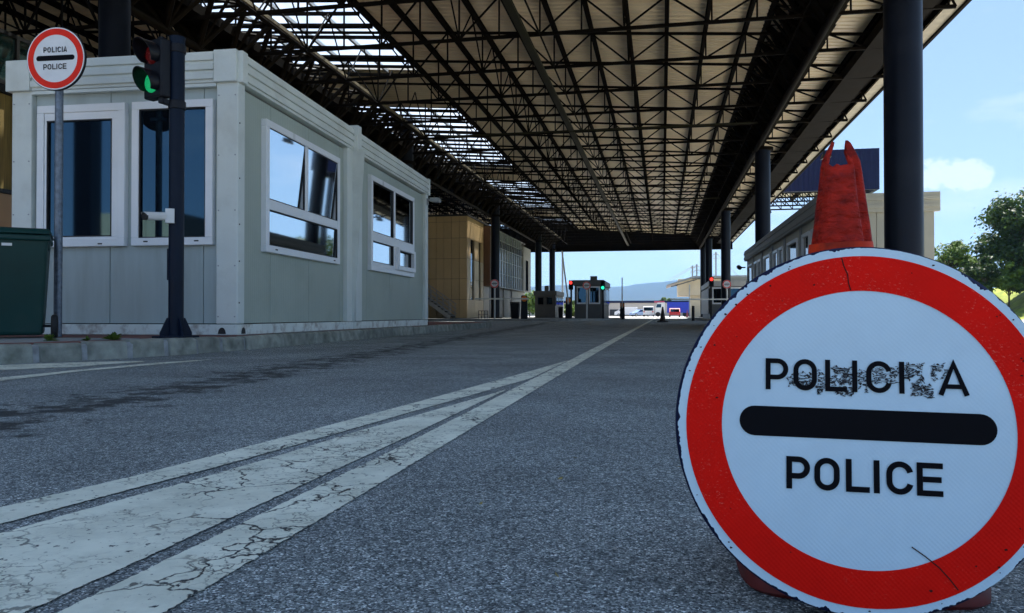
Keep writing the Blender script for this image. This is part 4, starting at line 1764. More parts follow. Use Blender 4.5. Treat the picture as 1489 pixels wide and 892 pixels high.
def sheeting(m, strength):
    """Retroreflective film: fine diamond lattice."""
    n, l, b = nodes(m)
    c = n.new('ShaderNodeTexCoord')
    bumps = None
    for ang in (R(45), R(-45)):
        mp_ = n.new('ShaderNodeMapping')
        mp_.inputs['Rotation'].default_value = (0, ang, 0)
        l(c.outputs['Object'], mp_.inputs['Vector'])
        w = n.new('ShaderNodeTexWave')
        w.bands_direction = 'X'
        w.inputs['Scale'].default_value = 75
        l(mp_.outputs[0], w.inputs['Vector'])
        bp = n.new('ShaderNodeBump')
        bp.inputs['Strength'].default_value = strength
        bp.inputs['Distance'].default_value = 0.0004
        l(w.outputs['Fac'], bp.inputs['Height'])
        if bumps: l(bumps, bp.inputs['Normal'])
        bumps = bp.outputs[0]
    l(bumps, b.inputs['Normal'])


WHITES = mat('white_sheeting_near', (0.60, 0.77, 0.86), 0.45, var=0.04, scale=9, tint=(0.52, 0.66, 0.73), tintscale=11, tintamt=0.3)
sheeting(WHITES, 0.12)
sheeting(REDW, 0.2)


def sign_parts(root, Rr, cz, near=False, roll=0.0):
    """Round face of outer radius Rr centred at height cz, facing -y, in the root's local frame."""
    k = Rr / 0.224
    before = set(root.children)
    red1, red0 = 0.2135 * k, 0.1695 * k
    e = 0.0008 if near else 0.002
    m = MB()
    th = 0.042 if near else 0.03
    prof = [(Rr * 0.99, 0.0), (Rr * 1.01, -0.004), (Rr * 1.01, -th + 0.004), (Rr * 0.98, -th)]
    m.lathe(prof, 96)
    m.xform(Matrix.Translation((0, 0, cz)) @ Matrix.Rotation(R(90), 4, 'X'))
    pl = m.build('back_plate', NAVY if near else SIGNALBLK, root, local=True, smooth=True)
    m = disc(MB(), 0, Rr * (1.0 if near else 0.99), -e, 900 if near else 96, jag=0.0032 if near else 0, seed=3, c=(0, cz))
    m.build('white_face', WHITES if near else WHITE, root, local=True)
    m = disc(MB(), red0, red1, -2 * e, 120, c=(0, cz))
    m.build('red_ring', REDW if near else REDM, root, local=True)
    bl, bh = 0.148 * k, 0.0185 * k
    pts = arc(bl - bh, cz + 0.004 * k, bh, bh, -90, 90, 14) + arc(-bl + bh, cz + 0.004 * k, bh, bh, 90, 270, 14)
    m = MB()
    m.add([(p[0], -2 * e, p[1]) for p in pts], [tuple(range(len(pts)))])
    m.build('black_bar', BLACK, root, local=True)
    s = 0.000798 * k
    # upper word
    up = POL1 if near else POL1N
    for ch, a, b in up:
        if near:
            x0, x1 = (1080 + a / 3.717 - 1262.5) * s, (1080 + b / 3.717 - 1262.5) * s
        else:
            x0, x1 = ((a - 617) / 3.9) * s * 0.92, ((b - 617) / 3.9) * s * 0.92
        z0 = cz + 0.0435 * k
        m = MB()
        glyph(ch, x0, x1, z0, z0 + 0.039 * k, (0.0060 if near else 0.0066) * k, m, -3 * e)
        m.build('letter', BLACK, root, local=True)
    for ch, a, b in POL2:
        x0, x1 = (1080 + a / 3.717 - 1262.5) * s, (1080 + b / 3.717 - 1262.5) * s
        z0 = cz - 0.0775 * k
        m = MB()
        glyph(ch, x0, x1, z0, z0 + 0.0395 * k, 0.0068 * k, m, -3 * e)
        m.build('letter', BLACK, root, local=True)
    if roll:
        T = Matrix.Translation((0, 0, cz)) @ Matrix.Rotation(roll, 4, 'Y') @ Matrix.Translation((0, 0, -cz))
        for o in root.children:
            if o not in before: o.data.transform(T)


def scuff_mat():
    m = bpy.data.materials.new('peeled_glue')
    m.use_nodes = True
    n, l, b = nodes(m)
    b.inputs['Base Color'].default_value = (0.015, 0.015, 0.018, 1)
    b.inputs['Roughness'].default_value = 0.7
    c = n.new('ShaderNodeTexCoord')
    d = n.new('ShaderNodeTexNoise')
    d.inputs['Scale'].default_value = 170
    d.inputs['Detail'].default_value = 3
    d.inputs['Distortion'].default_value = 1.5
    mpp = n.new('ShaderNodeMapping')
    mpp.inputs['Scale'].default_value = (0.55, 1, 1.5)
    l(c.outputs['Object'], mpp.inputs['Vector'])
    l(mpp.outputs[0], d.inputs['Vector'])
    ab = n.new('ShaderNodeMath')
    ab.operation = 'SUBTRACT'
    ab.inputs[1].default_value = 0.5
    l(d.outputs['Fac'], ab.inputs[0])
    a2 = n.new('ShaderNodeMath')
    a2.operation = 'ABSOLUTE'
    l(ab.outputs[0], a2.inputs[0])
    lt = n.new('ShaderNodeMath')
    lt.operation = 'LESS_THAN'
    lt.inputs[1].default_value = 0.06
    l(a2.outputs[0], lt.inputs[0])
    e = n.new('ShaderNodeTexNoise')
    e.inputs['Scale'].default_value = 38
    e.inputs['Detail'].default_value = 3
    l(c.outputs['Object'], e.inputs['Vector'])
    gt = n.new('ShaderNodeMath')
    gt.operation = 'GREATER_THAN'
    gt.inputs[1].default_value = 0.44
    l(e.outputs['Fac'], gt.inputs[0])
    mu = n.new('ShaderNodeMath')
    mu.operation = 'MULTIPLY'
    l(lt.outputs[0], mu.inputs[0])
    l(gt.outputs[0], mu.inputs[1])
    t = n.new('ShaderNodeBsdfTransparent')
    ms = n.new('ShaderNodeMixShader')
    l(mu.outputs[0], ms.inputs['Fac'])
    l(t.outputs[0], ms.inputs[1])
    l(b.outputs[0], ms.inputs[2])
    l(ms.outputs[0], n['Material Output'].inputs['Surface'])
    return m


SCUFF = scuff_mat()
RN = 0.224
ns_ = thing('police_sign', 'large scuffed round red and white police stop sign leaning on the cone', 'sign', (0.2395, 0.99, 0.008))
ns_.rotation_euler = (R(-5.5), R(1.0), R(0.5))
sign_parts(ns_, RN, RN, near=True)
s = 0.000798
rg = random.Random(77)
for (a, b, t0, t1) in ((258, 395, 165, 242), (420, 470, 160, 278), (490, 615, 136, 287), (640, 700, 150, 284), (715, 870, 138, 228), (885, 995, 120, 234), (1035, 1120, 126, 218), (930, 1040, 235, 300)):
    m = MB()
    x0, x1 = (1080 + a / 3.717 - 1262.5) * s, (1080 + b / 3.717 - 1262.5) * s
    zt = RN + 0.0435 + 0.039 - (t0 - 105) / 170 * 0.039 + (a - 620) * 0.0000085
    zb_ = RN + 0.0435 + 0.039 - (t1 - 105) / 170 * 0.039 + (a - 620) * 0.0000085
    q = []
    for k in range(40):                      # torn, uneven outline
        t_ = k / 10
        e_ = int(t_)
        f_ = t_ - e_
        jx, jz = rg.uniform(-0.0022, 0.0022), rg.uniform(-0.0022, 0.0022)
        px_, pz_ = ((x0 + (x1 - x0) * f_, zb_), (x1, zb_ + (zt - zb_) * f_), (x1 - (x1 - x0) * f_, zt), (x0, zt - (zt - zb_) * f_))[e_]
        q.append((px_ + jx, -0.0020, pz_ + jz))
    m.add(q + [((x0 + x1) / 2, -0.0020, (zb_ + zt) / 2)], [(k, (k + 1) % 40, 40) for k in range(40)])
    m.build('glue_residue', SCUFF, ns_, local=True)
# cracks and chips in the film
for pts in ([(-0.026, 0.211), (-0.022, 0.200), (-0.019, 0.190), (-0.017, 0.180), (-0.0155, 0.170)],
            [(0.050, -0.138), (0.066, -0.148), (0.080, -0.160), (0.092, -0.172), (0.100, -0.184)]):
    m = MB()
    stroke(m, [(p[0] + 0.0006 * (-1) ** i, p[1] + RN) for i, p in enumerate(pts)], 0.0014, y1=-0.0026)
    m.build('film_crack', mat('crack_dark', (0.05, 0.015, 0.012), 0.8, spec=0.1), ns_, local=True)
rg = random.Random(5)
m = MB()
for i in range(46):
    th = rg.uniform(0, 2 * PI)
    rr = rg.choice([rg.uniform(0.214, 0.222), rg.uniform(0.172, 0.213)])
    cx, cz_ = rr * math.cos(th), RN + rr * math.sin(th)
    s0 = rg.uniform(0.0006, 0.0021)
    q = [(cx + s0 * rg.uniform(.5, 1.4) * math.cos(a), -0.0025, cz_ + s0 * rg.uniform(.4, 1.0) * math.sin(a)) for a in [2 * PI * j / 6 for j in range(6)]]
    m.add(q, [tuple(range(6))])
o = m.build('chips', mat('crack_dark', (0.03, 0.015, 0.012), 0.8), ns_, local=True)
o['kind'] = 'stuff'

# ---- crushed orange-red cone carrying it
CONER = mat('cone_rubber', (0.36, 0.016, 0.007), 0.55, var=0.45, scale=40, bump=0.9, bscale=60, spec=0.15, tint=(0.09, 0.010, 0.014), tintscale=12, tintamt=1.0, stretch=(1, 1, 1.6))
CONEO = mat('cone_rubber_orange', (0.6, 0.04, 0.01), 0.55, var=0.3, scale=25, spec=0.15, tint=(0.2, 0.02, 0.01), tintscale=20, tintamt=0.8)
cn = thing('traffic_cone', 'crushed red traffic cone with torn pronged top behind the large sign', 'cone', (0.262, 1.19, 0.0))
m = MB()
nA, nZ = 72, 34
vs, fs = [], []
for i in range(nZ + 1):
    f_ = i / nZ
    for k in range(nA):
        th = 2 * PI * k / nA
        c_, s_ = math.cos(th), math.sin(th)
        dg = math.degrees(th) % 360
        # ragged rim: low at front and back, two prongs left and right
        top = 0.583 + 0.004 * noise.noise((c_ * 5, s_ * 5, 1))
        pr = max(math.exp(-((dg - 196) / 9) ** 2) * 0.036, math.exp(-abs((dg - 328) / 17) ** 2.4) * 0.036)
        if 220 < dg < 312: top -= 0.002
        top += pr
        z = 0.03 + (top - 0.03) * f_
        r = 0.112 - 0.16 * (z - 0.03)
        if z > 0.45: r = 0.0448 - 0.14 * (z - 0.45)
        if z > 0.59: r -= (z - 0.59) * 0.30
        dent = 0.003 * noise.noise((c_ * 1.6, s_ * 1.6, z * 7)) + 0.0012 * noise.noise((c_ * 5, s_ * 5, z * 22))
        fold = 0.010 * math.exp(-((dg - 318) / 9) ** 2) * min(1, f_ * 2)      # crease down the right front
        r2 = r + dent - fold
        lean = -0.012 * f_
        vs.append((0.262 + r2 * c_ + lean, 1.19 + r2 * s_ * 0.82 - 0.02 * f_, z))
for i in range(nZ):
    for k in range(nA):
        fs.append((i * nA + k, i * nA + (k + 1) % nA, (i + 1) * nA + (k + 1) % nA, (i + 1) * nA + k))
m.add(vs, fs)
o = m.build('cone_body', CONER, cn, smooth='all')
sd = o.modifiers.new('thick', 'SOLIDIFY')
sd.thickness = 0.005
m = MB()
m.lathe([(0.150, 0.0), (0.156, 0.006), (0.156, 0.02), (0.148, 0.032), (0.125, 0.036), (0.10, 0.045)], 64, (0.262, 1.205, 0.0), sq=0.35)
m.build('cone_base', mat('cone_base_rubber', (0.16, 0.016, 0.012), 0.6, var=0.3, scale=20, tint=(0.03, 0.01, 0.01), tintscale=10, tintamt=0.8), cn, smooth=True)
m = MB()   # band left above the sign
m.tube((0.251, 1.171, 0.455), (0.2505, 1.1705, 0.472), 0.0440, 0.0424, n=40, caps=False)
o = m.build('cone_band', CONEO, cn, smooth=True)

# ---- left sign on its post
ps = thing('police_sign', 'round red and white police sign on galvanised post beside the green bin', 'sign', (-5.945, 6.655, 0.15))
ps.rotation_euler = (0, 0, R(4))
m = MB()
m.tube((0, 0.055, 0.0), (0, 0.055, 2.72), 0.038, n=20)
m.build('post', GALV, ps, local=True, smooth=True)
for z in (2.6, 2.88):
    m = MB()
    m.box(-0.09, 0.09, 0.028, 0.10, z - 0.02, z + 0.02)
    m.build('clamp', GALV, ps, local=True)
sign_parts(ps, 0.315, 2.78, roll=R(-0.3))

# far police signs
fs_ = thing('police_sign', 'small distant police sign on white post before the left barrier', 'sign', (-9.836, 44.95, 0.13))
m = MB()
m.tube((0, 0.05, 0), (0, 0.05, 2.05), 0.05, n=8)
m.build('post', mat('white_post', (0.6, 0.6, 0.6), 0.5), fs_, local=True)
sign_parts(fs_, 0.26, 2.1)
copy_thing(fs_, (-4.72, 49.0, 0.13), 0, 'small distant police sign in front of the far glazed booth', 'distant police signs')
copy_thing(fs_, (3.87, 48.6, 0.13), R(-6), 'small distant police sign before the right-hand barrier column', 'distant police signs')
fs_['group'] = 'distant police signs'

# ================================================================ STREET FURNITURE
REDL = mat('signal_red_off', (0.14, 0.008, 0.008), 0.25, var=0.2, scale=40)
GREENL = mat('signal_green_lit', (0.01, 0.2, 0.07), 0.3, var=0.4, scale=60, emit=(0.01, 0.5, 0.17), estr=0.22)
REDLIT = mat('signal_red_lit', (0.5, 0.02, 0.01), 0.3, emit=(1, 0.04, 0.03), estr=0.9)
GREENLIT = mat('signal_green_far', (0.01, 0.4, 0.2), 0.3, emit=(0.02, 0.75, 0.4), estr=0.7)


def signal_head(root, lens, M4, s=1.0, parts=True):
    """Two-lamp head facing -y in its own frame, placed by M4; lens = (upper, lower) materials."""
    m = MB()
    m.box(-0.14 * s, 0.14 * s, -0.02 * s, 0.10 * s, 0, 0.60 * s)
    h = m.xform(M4).build('signal_housing', SIGNALBLK, root, local=True, bevel=0.02 * s)
    for z, lm in ((0.445 * s, lens[0]), (0.155 * s, lens[1])):
        m = MB()
        prof = [(0.105 * s, 0.0), (0.10 * s, 0.012 * s), (0.07 * s, 0.028 * s), (0.03 * s, 0.034 * s), (0.004 * s, 0.035 * s)]
        m.lathe(prof, 28)
        m.xform(M4 @ Matrix.Translation((0, -0.022 * s, z)) @ Matrix.Rotation(R(90), 4, 'X'))
        m.build('lens', lm, h, local=True, smooth=True)
        # hood: tube open at the bottom, longer on top
        m = MB()
        n = 26
        vs, fs = [], []
        for i in range(n + 1):
            th = R(-50 + 280 * i / n)
            up = 0.5 + 0.5 * math.sin(th)
            L_ = (0.06 + 0.12 * up) * s
            for (r, y) in ((0.118 * s, -0.02 * s), (0.118 * s, -0.02 * s - L_), (0.112 * s, -0.02 * s - L_), (0.112 * s, -0.02 * s)):
                vs.append((r * math.cos(th), y, z + r * math.sin(th)))
        for i in range(n):
            for j in range(3):
                a = 4 * i + j
                fs.append((a, a + 1, a + 5, a + 4))
        m.add(vs, fs)
        m.xform(M4).build('hood', SIGNALBLK, h, local=True, smooth=True)
    return h


tl = thing('traffic_light', 'tall dark traffic light with green lamp, in front of the grey cabin', 'traffic light', (-4.554, 6.6, 0.15))
m = MB()
m.tube((0, 0, 0.02), (0, 0, 2.86), 0.069, n=28)
m.tube((0, 0, 2.86), (0, 0, 2.875), 0.073, n=28)
m.build('pole', POLE, tl, local=True, smooth=True)
m = MB()
m.box(-0.15, 0.15, -0.15, 0.15, 0.0, 0.02)
m.build('base_plate', POLE, tl, local=True, bevel=0.004)
for k in range(4):
    a = R(56) + k * PI / 2
    m = MB()
    m.prism([(0.06, 0.02), (0.15, 0.02), (0.15, 0.05), (0.085, 0.19), (0.06, 0.19)], 'y', -0.008, 0.008)
    m.xform(Matrix.Rotation(a, 4, 'Z')).build('gusset', POLE, tl, local=True)
m = MB()
m.box(-0.03, 0.03, -0.078, -0.06, 0.55, 0.85)
m.xform(Matrix.Rotation(R(-80), 4, 'Z')).build('access_door', POLE, tl, local=True, bevel=0.004)
HM = Matrix.Translation((-0.165, -0.115, 2.27)) @ Matrix.Rotation(R(-18), 4, 'Z')
signal_head(tl, (REDL, GREENL), HM, 0.93)
for z in (2.22, 2.76):
    m = MB()
    m.beam((0.0, 0.0, z), (-0.1, -0.1, z + 0.03), 0.06, 0.05)
    m.beam((-0.09, -0.1, z), (-0.09, -0.1, z + 0.09), 0.05, 0.05)
    m.tube((0, 0, z - 0.04), (0, 0, z + 0.04), 0.08, n=24)
    m.build('bracket', SIGNALBLK, tl, local=True, bevel=0.006)

# camera clamped to the pole
cc = thing('security_camera', 'white bullet security camera clamped to the traffic light pole', 'camera', (-4.60, 6.50, 1.25))
cc.scale = (0.76,) * 3
CM = Matrix.Rotation(R(-22), 4, 'Z') @ Matrix.Rotation(R(5), 4, 'X')
m = MB()
m.tube((0, -0.25, 0.06), (0, -0.02, 0.06), 0.047, n=20)
m.xform(CM).build('camera_body', WHITEP, cc, local=True, smooth=True)
m = MB()
m.tube((0, -0.285, 0.06), (0, -0.245, 0.06), 0.046, n=20)
m.xform(CM).build('lens_front', GASKET, cc, local=True, smooth=True)
m = MB()
pts = arc(0, 0.058, 0.057, 0.057, 10, 170, 12)
vs = [(p[0], -0.30 + 0.04 * (1 - (p[1] - 0.058) / 0.057), p[1]) for p in pts] + [(p[0], -0.01, p[1]) for p in pts]
m.add(vs, [(i, i + 1, 14 + i, 13 + i) for i in range(12)])
m.xform(CM).build('sun_shield', WHITEP, cc, local=True, smooth=True)
m = MB()
m.box(-0.05, 0.055, -0.075, -0.055, -0.02, 0.16)
m.box(-0.05, 0.055, -0.055, 0.03, -0.02, 0.0)
m.xform(Matrix.Rotation(R(30), 4, 'Z') @ Matrix.Translation((0.05, 0.03, 0))).build('mounting_bracket', WHITEP, cc, local=True, bevel=0.004)
m = MB()
m.tube((0, -0.06, 0.06), (0.05, 0.04, 0.04), 0.022, n=12)
m.xform(CM).build('ball_joint', WHITEP, cc, local=True)

# wheelie bin
wb = thing('wheelie_bin', 'dark green plastic wheelie bin on the pavement at the left edge', 'bin', (-5.96, 6.22, 0.15))
wb.rotation_euler = (0, 0, R(40))


def frustum(a, z0, b, z1):
    (ax0, ax1, ay0, ay1), (bx0, bx1, by0, by1) = a, b
    m = MB()
    m.add([(ax0, ay0, z0), (ax1, ay0, z0), (ax1, ay1, z0), (ax0, ay1, z0), (bx0, by0, z1), (bx1, by0, z1), (bx1, by1, z1), (bx0, by1, z1)],
          [(3, 2, 1, 0), (4, 5, 6, 7), (0, 1, 5, 4), (1, 2, 6, 5), (2, 3, 7, 6), (3, 0, 4, 7)])
    return m


frustum((-0.235, 0.215, -0.20, 0.25), 0.03, (-0.275, 0.262, -0.30, 0.34), 0.93).build('bin_body', BINGREEN, wb, local=True, bevel=0.03, seg=3)
m = MB()
m.box(-0.29, 0.28, -0.325, 0.36, 0.90, 0.955)
m.build('rim', BINGREEN, wb, local=True, bevel=0.015)
frustum((-0.295, 0.295, -0.35, 0.37), 0.958, (-0.27, 0.268, -0.31, 0.34), 1.015).build('lid', BINGREEN, wb, local=True, bevel=0.02, seg=3)
m = MB()
m.tube((-0.2, 0.41, 0.96), (0.2, 0.41, 0.96), 0.018, n=10)
m.box(-0.2, -0.16, 0.35, 0.42, 0.94, 0.975)
m.box(0.16, 0.2, 0.35, 0.42, 0.94, 0.975)
m.build('handle', BINGREEN, wb, local=True)
for x in (-0.29, 0.235):
    m = MB()
    m.box(x, x + 0.035, -0.2, -0.1, 0.82, 0.90)
    m.build('lug', BINGREEN, wb, local=True, bevel=0.008)
m = MB()
m.tube((-0.31, -0.13, 0.115), (0.315, -0.13, 0.115), 0.014, n=10)
m.build('axle', RUBBER, wb, local=True)
for x in (-0.33, 0.29):
    m = MB()
    m.lathe([(0.05, -0.03), (0.092, -0.028), (0.108, -0.018), (0.112, 0), (0.108, 0.018), (0.092, 0.028), (0.05, 0.03)], 32)
    m.xform(Matrix.Translation((x + 0.02, -0.13, 0.112)) @ Matrix.Rotation(R(90), 4, 'Y')).build('wheel', RUBBER, wb, local=True, smooth=True)
m = MB()
m.box(-0.10, -0.02, -0.304, -0.296, 0.845, 0.87)
m.build('sticker', WHITEP, wb, local=True)


# weeds in the kerb joint
def weed(name, label, x, y, z, s, n, seed):
    rg = random.Random(seed)
    r = thing(name, label, 'plant', (x, y, z), 0, 'weeds along the kerb')
    m = MB()
    for i in range(n):
        a = rg.uniform(0, 2 * PI)
        el = rg.uniform(R(20), R(85))
        L_ = s * rg.uniform(0.5, 1.1)
        d = Vector((math.cos(a) * math.cos(el), math.sin(a) * math.cos(el), math.sin(el)))
        side = Vector((-math.sin(a), math.cos(a), 0))
        p1 = d * L_ * 0.55
        p2 = d * L_ + Vector((0, 0, -L_ * 0.25))
        w = L_ * rg.uniform(0.12, 0.24)
        m.add([(0, 0, 0), p1 + side * w, p2, p1 - side * w], [(0, 1, 2, 3)])
    m.build('leaves', LEAF2, r, local=True)
    return r


weed('weed', 'flat leafy weed at the kerb just right of the bin', -4.98, 5.52, 0.148, 0.09, 30, 1)
weed('weed', 'tallest bushy weed at the kerb between bin and traffic light', -4.70, 5.93, 0.148, 0.11, 36, 2)
weed('weed', 'tiny weed sprig left of the tallest weed', -4.80, 5.74, 0.148, 0.06, 18, 3)
weed('weed', 'thin upright weed against the cabin base left of the traffic light', -4.95, 7.15, 0.15, 0.14, 12, 4)


# ---------------------------------------------------------------- far lane equipment
def far_signal(label, loc, rot, lens, h):
    r = thing('traffic_light', label, 'traffic light', loc, rot, 'distant traffic lights')
    m = MB()
    m.tube((0, 0, 0), (0, 0, h), 0.06, n=10)
    m.build('pole', SIGNALBLK, r, local=True, smooth=True)
    signal_head(r, lens, Matrix.Translation((0, -0.12, h - 0.5)), 1.0)
    return r


far_signal('distant traffic light showing red beside the raised barrier', (-5.74, 49.3, 0.13), R(-4), (REDLIT, SIGNALBLK), 2.35)
far_signal('distant traffic light showing green on the glazed booth corner', (-3.69, 49.2, 0.13), R(-4), (SIGNALBLK, GREENLIT), 2.3)
far_signal('distant traffic light showing red beside the right-hand booth', (2.99, 49.4, 0.13), R(4), (REDLIT, SIGNALBLK), 2.5)


def barrier(label, loc, rot, angle, L_, group='lane barriers'):
    r = thing('lane_barrier', label, 'barrier', loc, rot, group)
    frustum((-0.2, 0.2, -0.18, 0.18), 0, (-0.17, 0.17, -0.16, 0.16), 1.35).build('housing', SIGNALBLK, r, local=True, bevel=0.04)
    m = MB()
    m.lathe([(0.16, 0), (0.16, 0.04), (0.1, 0.06)], 20)
    m.xform(Matrix.Translation((0, -0.19, 1.15)) @ Matrix.Rotation(R(90), 4, 'X')).build('orange_hub', ORANGE, r, local=True, smooth=True)
    m = MB()
    c_, s_ = math.cos(R(angle)), math.sin(R(angle))
    m.beam((0.25 * c_, -0.27, 1.15 - 0.25 * s_), (-L_ * c_, -0.27, 1.15 + L_ * s_), 0.08, 0.15, up=(0, 1, 0))
    m.build('arm', mat('barrier_arm', (0.6, 0.6, 0.55), 0.4, var=0.1), r, local=True)
    return r


barrier('lowered lane barrier in front of the beige block', (-7.75, 43.4, 0.13), R(8), 0, 2.8)
barrier('raised lane barrier with orange hub left of the far booth', (-5.78, 48.2, 0.13), 0, 83, 3.1)
barrier('lowered lane barrier at the right-hand booth', (4.35, 47.3, 0.13), R(10), 0, 4.0)
b4 = barrier('thin raised barrier with orange hub right of the far booth', (-3.15, 62.5, 0.0), 0, 90, 2.2)
m = MB()
m.tube((1.85, 48.25, 0.0), (1.85, 48.25, 0.8), 0.09, n=12)
m.tube((1.85, 48.25, 0.8), (1.85, 48.25, 0.92), 0.085, n=12)
tag(m.build('barrier_rest', SIGNALBLK, smooth=True), 'short black rest post under the right-hand barrier arm', 'post')


def booth(label, x0, x1, y0, y1, h, m_, z=0.13, side='right', win=None, fm=None):
    r = thing('control_booth', label, 'booth', ((x0 + x1) / 2, (y0 + y1) / 2, z), 0, 'control booths at the lanes')
    m = MB()
    m.box(x0 + .05, x1 - .05, y0 + .05, y1 - .05, z, z + h - 0.2)
    m.build('wall', m_, r)
    m = MB()
    m.box(x0 - .06, x1 + .06, y0 - .06, y1 + .06, z + h - 0.36, z + h)
    m.build('roof', win or m_, r, bevel=0.02)
    n = 2
    w = (x1 - x0 - 0.3) / n
    for i in range(n):
        a = x0 + 0.15 + i * w
        m = MB()
        m.box(a + .04, a + w - .04, y0 - .0, y0 + .06, z + 0.95, z + h - 0.42)
        f_ = m.build('window', fm or UPVC, r)
        m = MB()
        m.box(a + .13, a + w - .13, y0 - .015, y0 + .01, z + 1.05, z + h - 0.52)
        m.build('pane', GLASS, f_)
    xs = x1 if side == 'right' else x0
    n = max(2, int((y1 - y0) / 1.3))
    w = (y1 - y0 - 0.2) / n
    for i in range(n):
        a = y0 + 0.1 + i * w
        m = MB()
        m.box(xs - .06, xs + .0, a + .05, a + w - .05, z + (0.3 if side == 'left' else 0.95), z + h - 0.45)
        f_ = m.build('window', GREYBAR, r)
        m = MB()
        e = 0.015 if side == 'right' else -0.015
        m.box(xs + (e if e > 0 else e), xs - .03, a + .13, a + w - .13, z + (0.4 if side == 'left' else 1.05), z + h - 0.55)
        m.build('pane', GLASS, f_)
    return r


BOOTHG = mat('booth_grey', (0.10, 0.103, 0.10), 0.5, var=0.1)
BOOTHL = mat('booth_pale', (0.4, 0.4, 0.38), 0.5, var=0.1)
bt = booth('small grey glazed booth in the middle distance under the hills', -5.79, -3.85, 51.2, 57.6, 2.55, BOOTHG)
m = MB()
m.box(-4.9, -4.45, 53.5, 54.0, 2.68, 3.05)
m.build('roof_unit', BOOTHG, bt)
booth('dark booth with pale roof edge behind the right-hand barrier', 3.1, 5.4, 53.2, 63, 2.5, BOOTHG, side='left', win=BOOTHL)
gb = booth('dark grey hut between the left columns in the distance', -9.8, -8.1, 59.3, 64, 2.1, BOOTHG, fm=BOOTHG)
m = MB()
m.box(-9.1, -8.8, 60, 60.4, 2.2, 2.65)
m.build('flue', BOOTHG, gb)

m = MB()
m.tube((-10.8, 84.5, 0), (-10.8, 84.5, 13), 0.12, 0.09, n=12)
o = m.build('lamp_pole', mat('pale_pole', (0.5, 0.53, 0.56), 0.5), smooth=True)
tag(o, 'tall pale grey pole left of the far booth', 'pole')
# rubbish containers
for (nm, lb, x, y, w, h) in (('rubbish_bin', 'black rubbish container by the beige block wall', -9.0, 47.2, 0.55, 0.95), ('rubbish_bin', 'small black bin at the foot of the pale pole', -7.5, 57.6, 0.35, 0.75)):
    r = thing(nm, lb, 'bin', (x, y, 0.13), 0)
    frustum((-w * .4, w * .4, -w * .4, w * .4), 0, (-w / 2, w / 2, -w / 2, w / 2), h).build('bin_body', SIGNALBLK, r, local=True, bevel=0.03)
    frustum((-w * .55, w * .55, -w * .55, w * .55), h + .005, (-w * .5, w * .5, -w * .5, w * .5), h + 0.08).build('lid', SIGNALBLK, r, local=True, bevel=0.02)
# short guard rail by the office
gr = thing('guard_rail', 'low metal guard rail in front of the beige block windows', 'railing', (-11.2, 47.8, 0.13))
for i in range(4):
    m = MB()
    m.tube((-11.5 + i * .2, 47.8, 0.13), (-11.5 + i * .2, 47.8, 0.62), 0.02, n=6)
    m.build('upright', SIGNALBLK, gr)
for z in (0.62, 0.4):
    m = MB()
    m.tube((-11.5, 47.8, z), (-10.9, 47.8, z), 0.02, n=6)
    m.build('rail', SIGNALBLK, gr)


def small_cone(label, x, y, h, m_):
    r = thing('traffic_cone', label, 'cone', (x, y, 0), 0.3)
    m = MB()
    m.lathe([(0.24, 0), (0.24, 0.05), (0.17, 0.07)], 20, sq=0.4)
    m.build('cone_base', RUBBER, r, local=True)
    m = MB()
    m.lathe([(0.15, 0.07), (0.095, h * 0.5), (0.035, h)], 20)
    m.build('cone_body', m_, r, local=True, smooth=True)
    return r


DKCONE = mat('dirty_cone', (0.03, 0.015, 0.012), 0.7)
small_cone('dark dirty traffic cone standing alone on the road ahead', 0.02, 38.4, 0.76, DKCONE)
small_cone('small distant cone beside the blue lorry', 3.1, 100, 1.0, mat('red_cone', (0.2, 0.03, 0.05), 0.6))

# ---------------------------------------------------------------- far side: hall, roof, vehicles
wh = thing('warehouse', 'long low pale warehouse with navy roof edge below the hills', 'building', (-13, 232, 0))
m = MB()
m.box(-75, 26, 226, 252, 0, 3.8)
m.build('wall', mat('warehouse_wall', (0.5, 0.45, 0.40), 0.7, var=0.06, scale=0.2), wh)
m = MB()
m.box(-75.4, 26.4, 225.6, 252.4, 3.8, 4.45)
m.build('roof_edge', NAVY, wh)
for (x0, x1) in ((-27, -16), (-15, -6)):
    m = MB()
    m.box(x0, x1, 225.8, 225.99, 0, 1.9)
    m.build('gate', DARKIN, wh)

fc = thing('far_checkpoint', 'distant checkpoint with cantilever slatted roof and cable masts', 'building', (5, 113, 0))
m = MB()
m.prism([(0.6, 4.55), (4.2, 5.75), (14, 5.85), (14, 5.6), (4.2, 5.45), (0.6, 4.45)], 'y', 110, 122)
m.build('roof', GREYP, fc)
for i in range(6):
    x = 1.2 + i * 0.75
    m = MB()
    m.beam((x, 109.8, 4.3 + i * 0.2), (x + 0.9, 109.8, 4.5 + i * 0.24), 0.2, 0.14)
    m.build('rafter', BOOTHG, fc)
m = MB()
m.box(2.2, 14, 111, 120, 3.1, 5.4)
m.build('fascia', BEIGE_L, fc)
m = MB()
m.box(4.0, 9.0, 111.5, 120, 0, 3.08)
m.build('wall', BEIGE_L, fc)
m = MB()
m.tube((3.75, 110.5, 0), (3.75, 110.5, 4.6), 0.09, n=8)
m.build('support', GREYBAR, fc)
for (x, h) in ((4.25, 7.4), (4.85, 7.6), (7.5, 9.3)):
    m = MB()
    m.tube((x, 113, 5.6), (x, 113, h), 0.11, n=8)
    for zz in (h - 0.3, h - 0.9):
        m.tube((x - .35, 113, zz), (x + .35, 113, zz), 0.05, n=5)
    o = m.build('mast', GREYBAR, fc)
    m = MB()
    for sx_ in (-3.3, 3.3):
        m.tube((x, 113, h - .1), (x + sx_, 112, 5.4), 0.028, n=4)
    m.build('stay_cable', GREYBAR, fc)

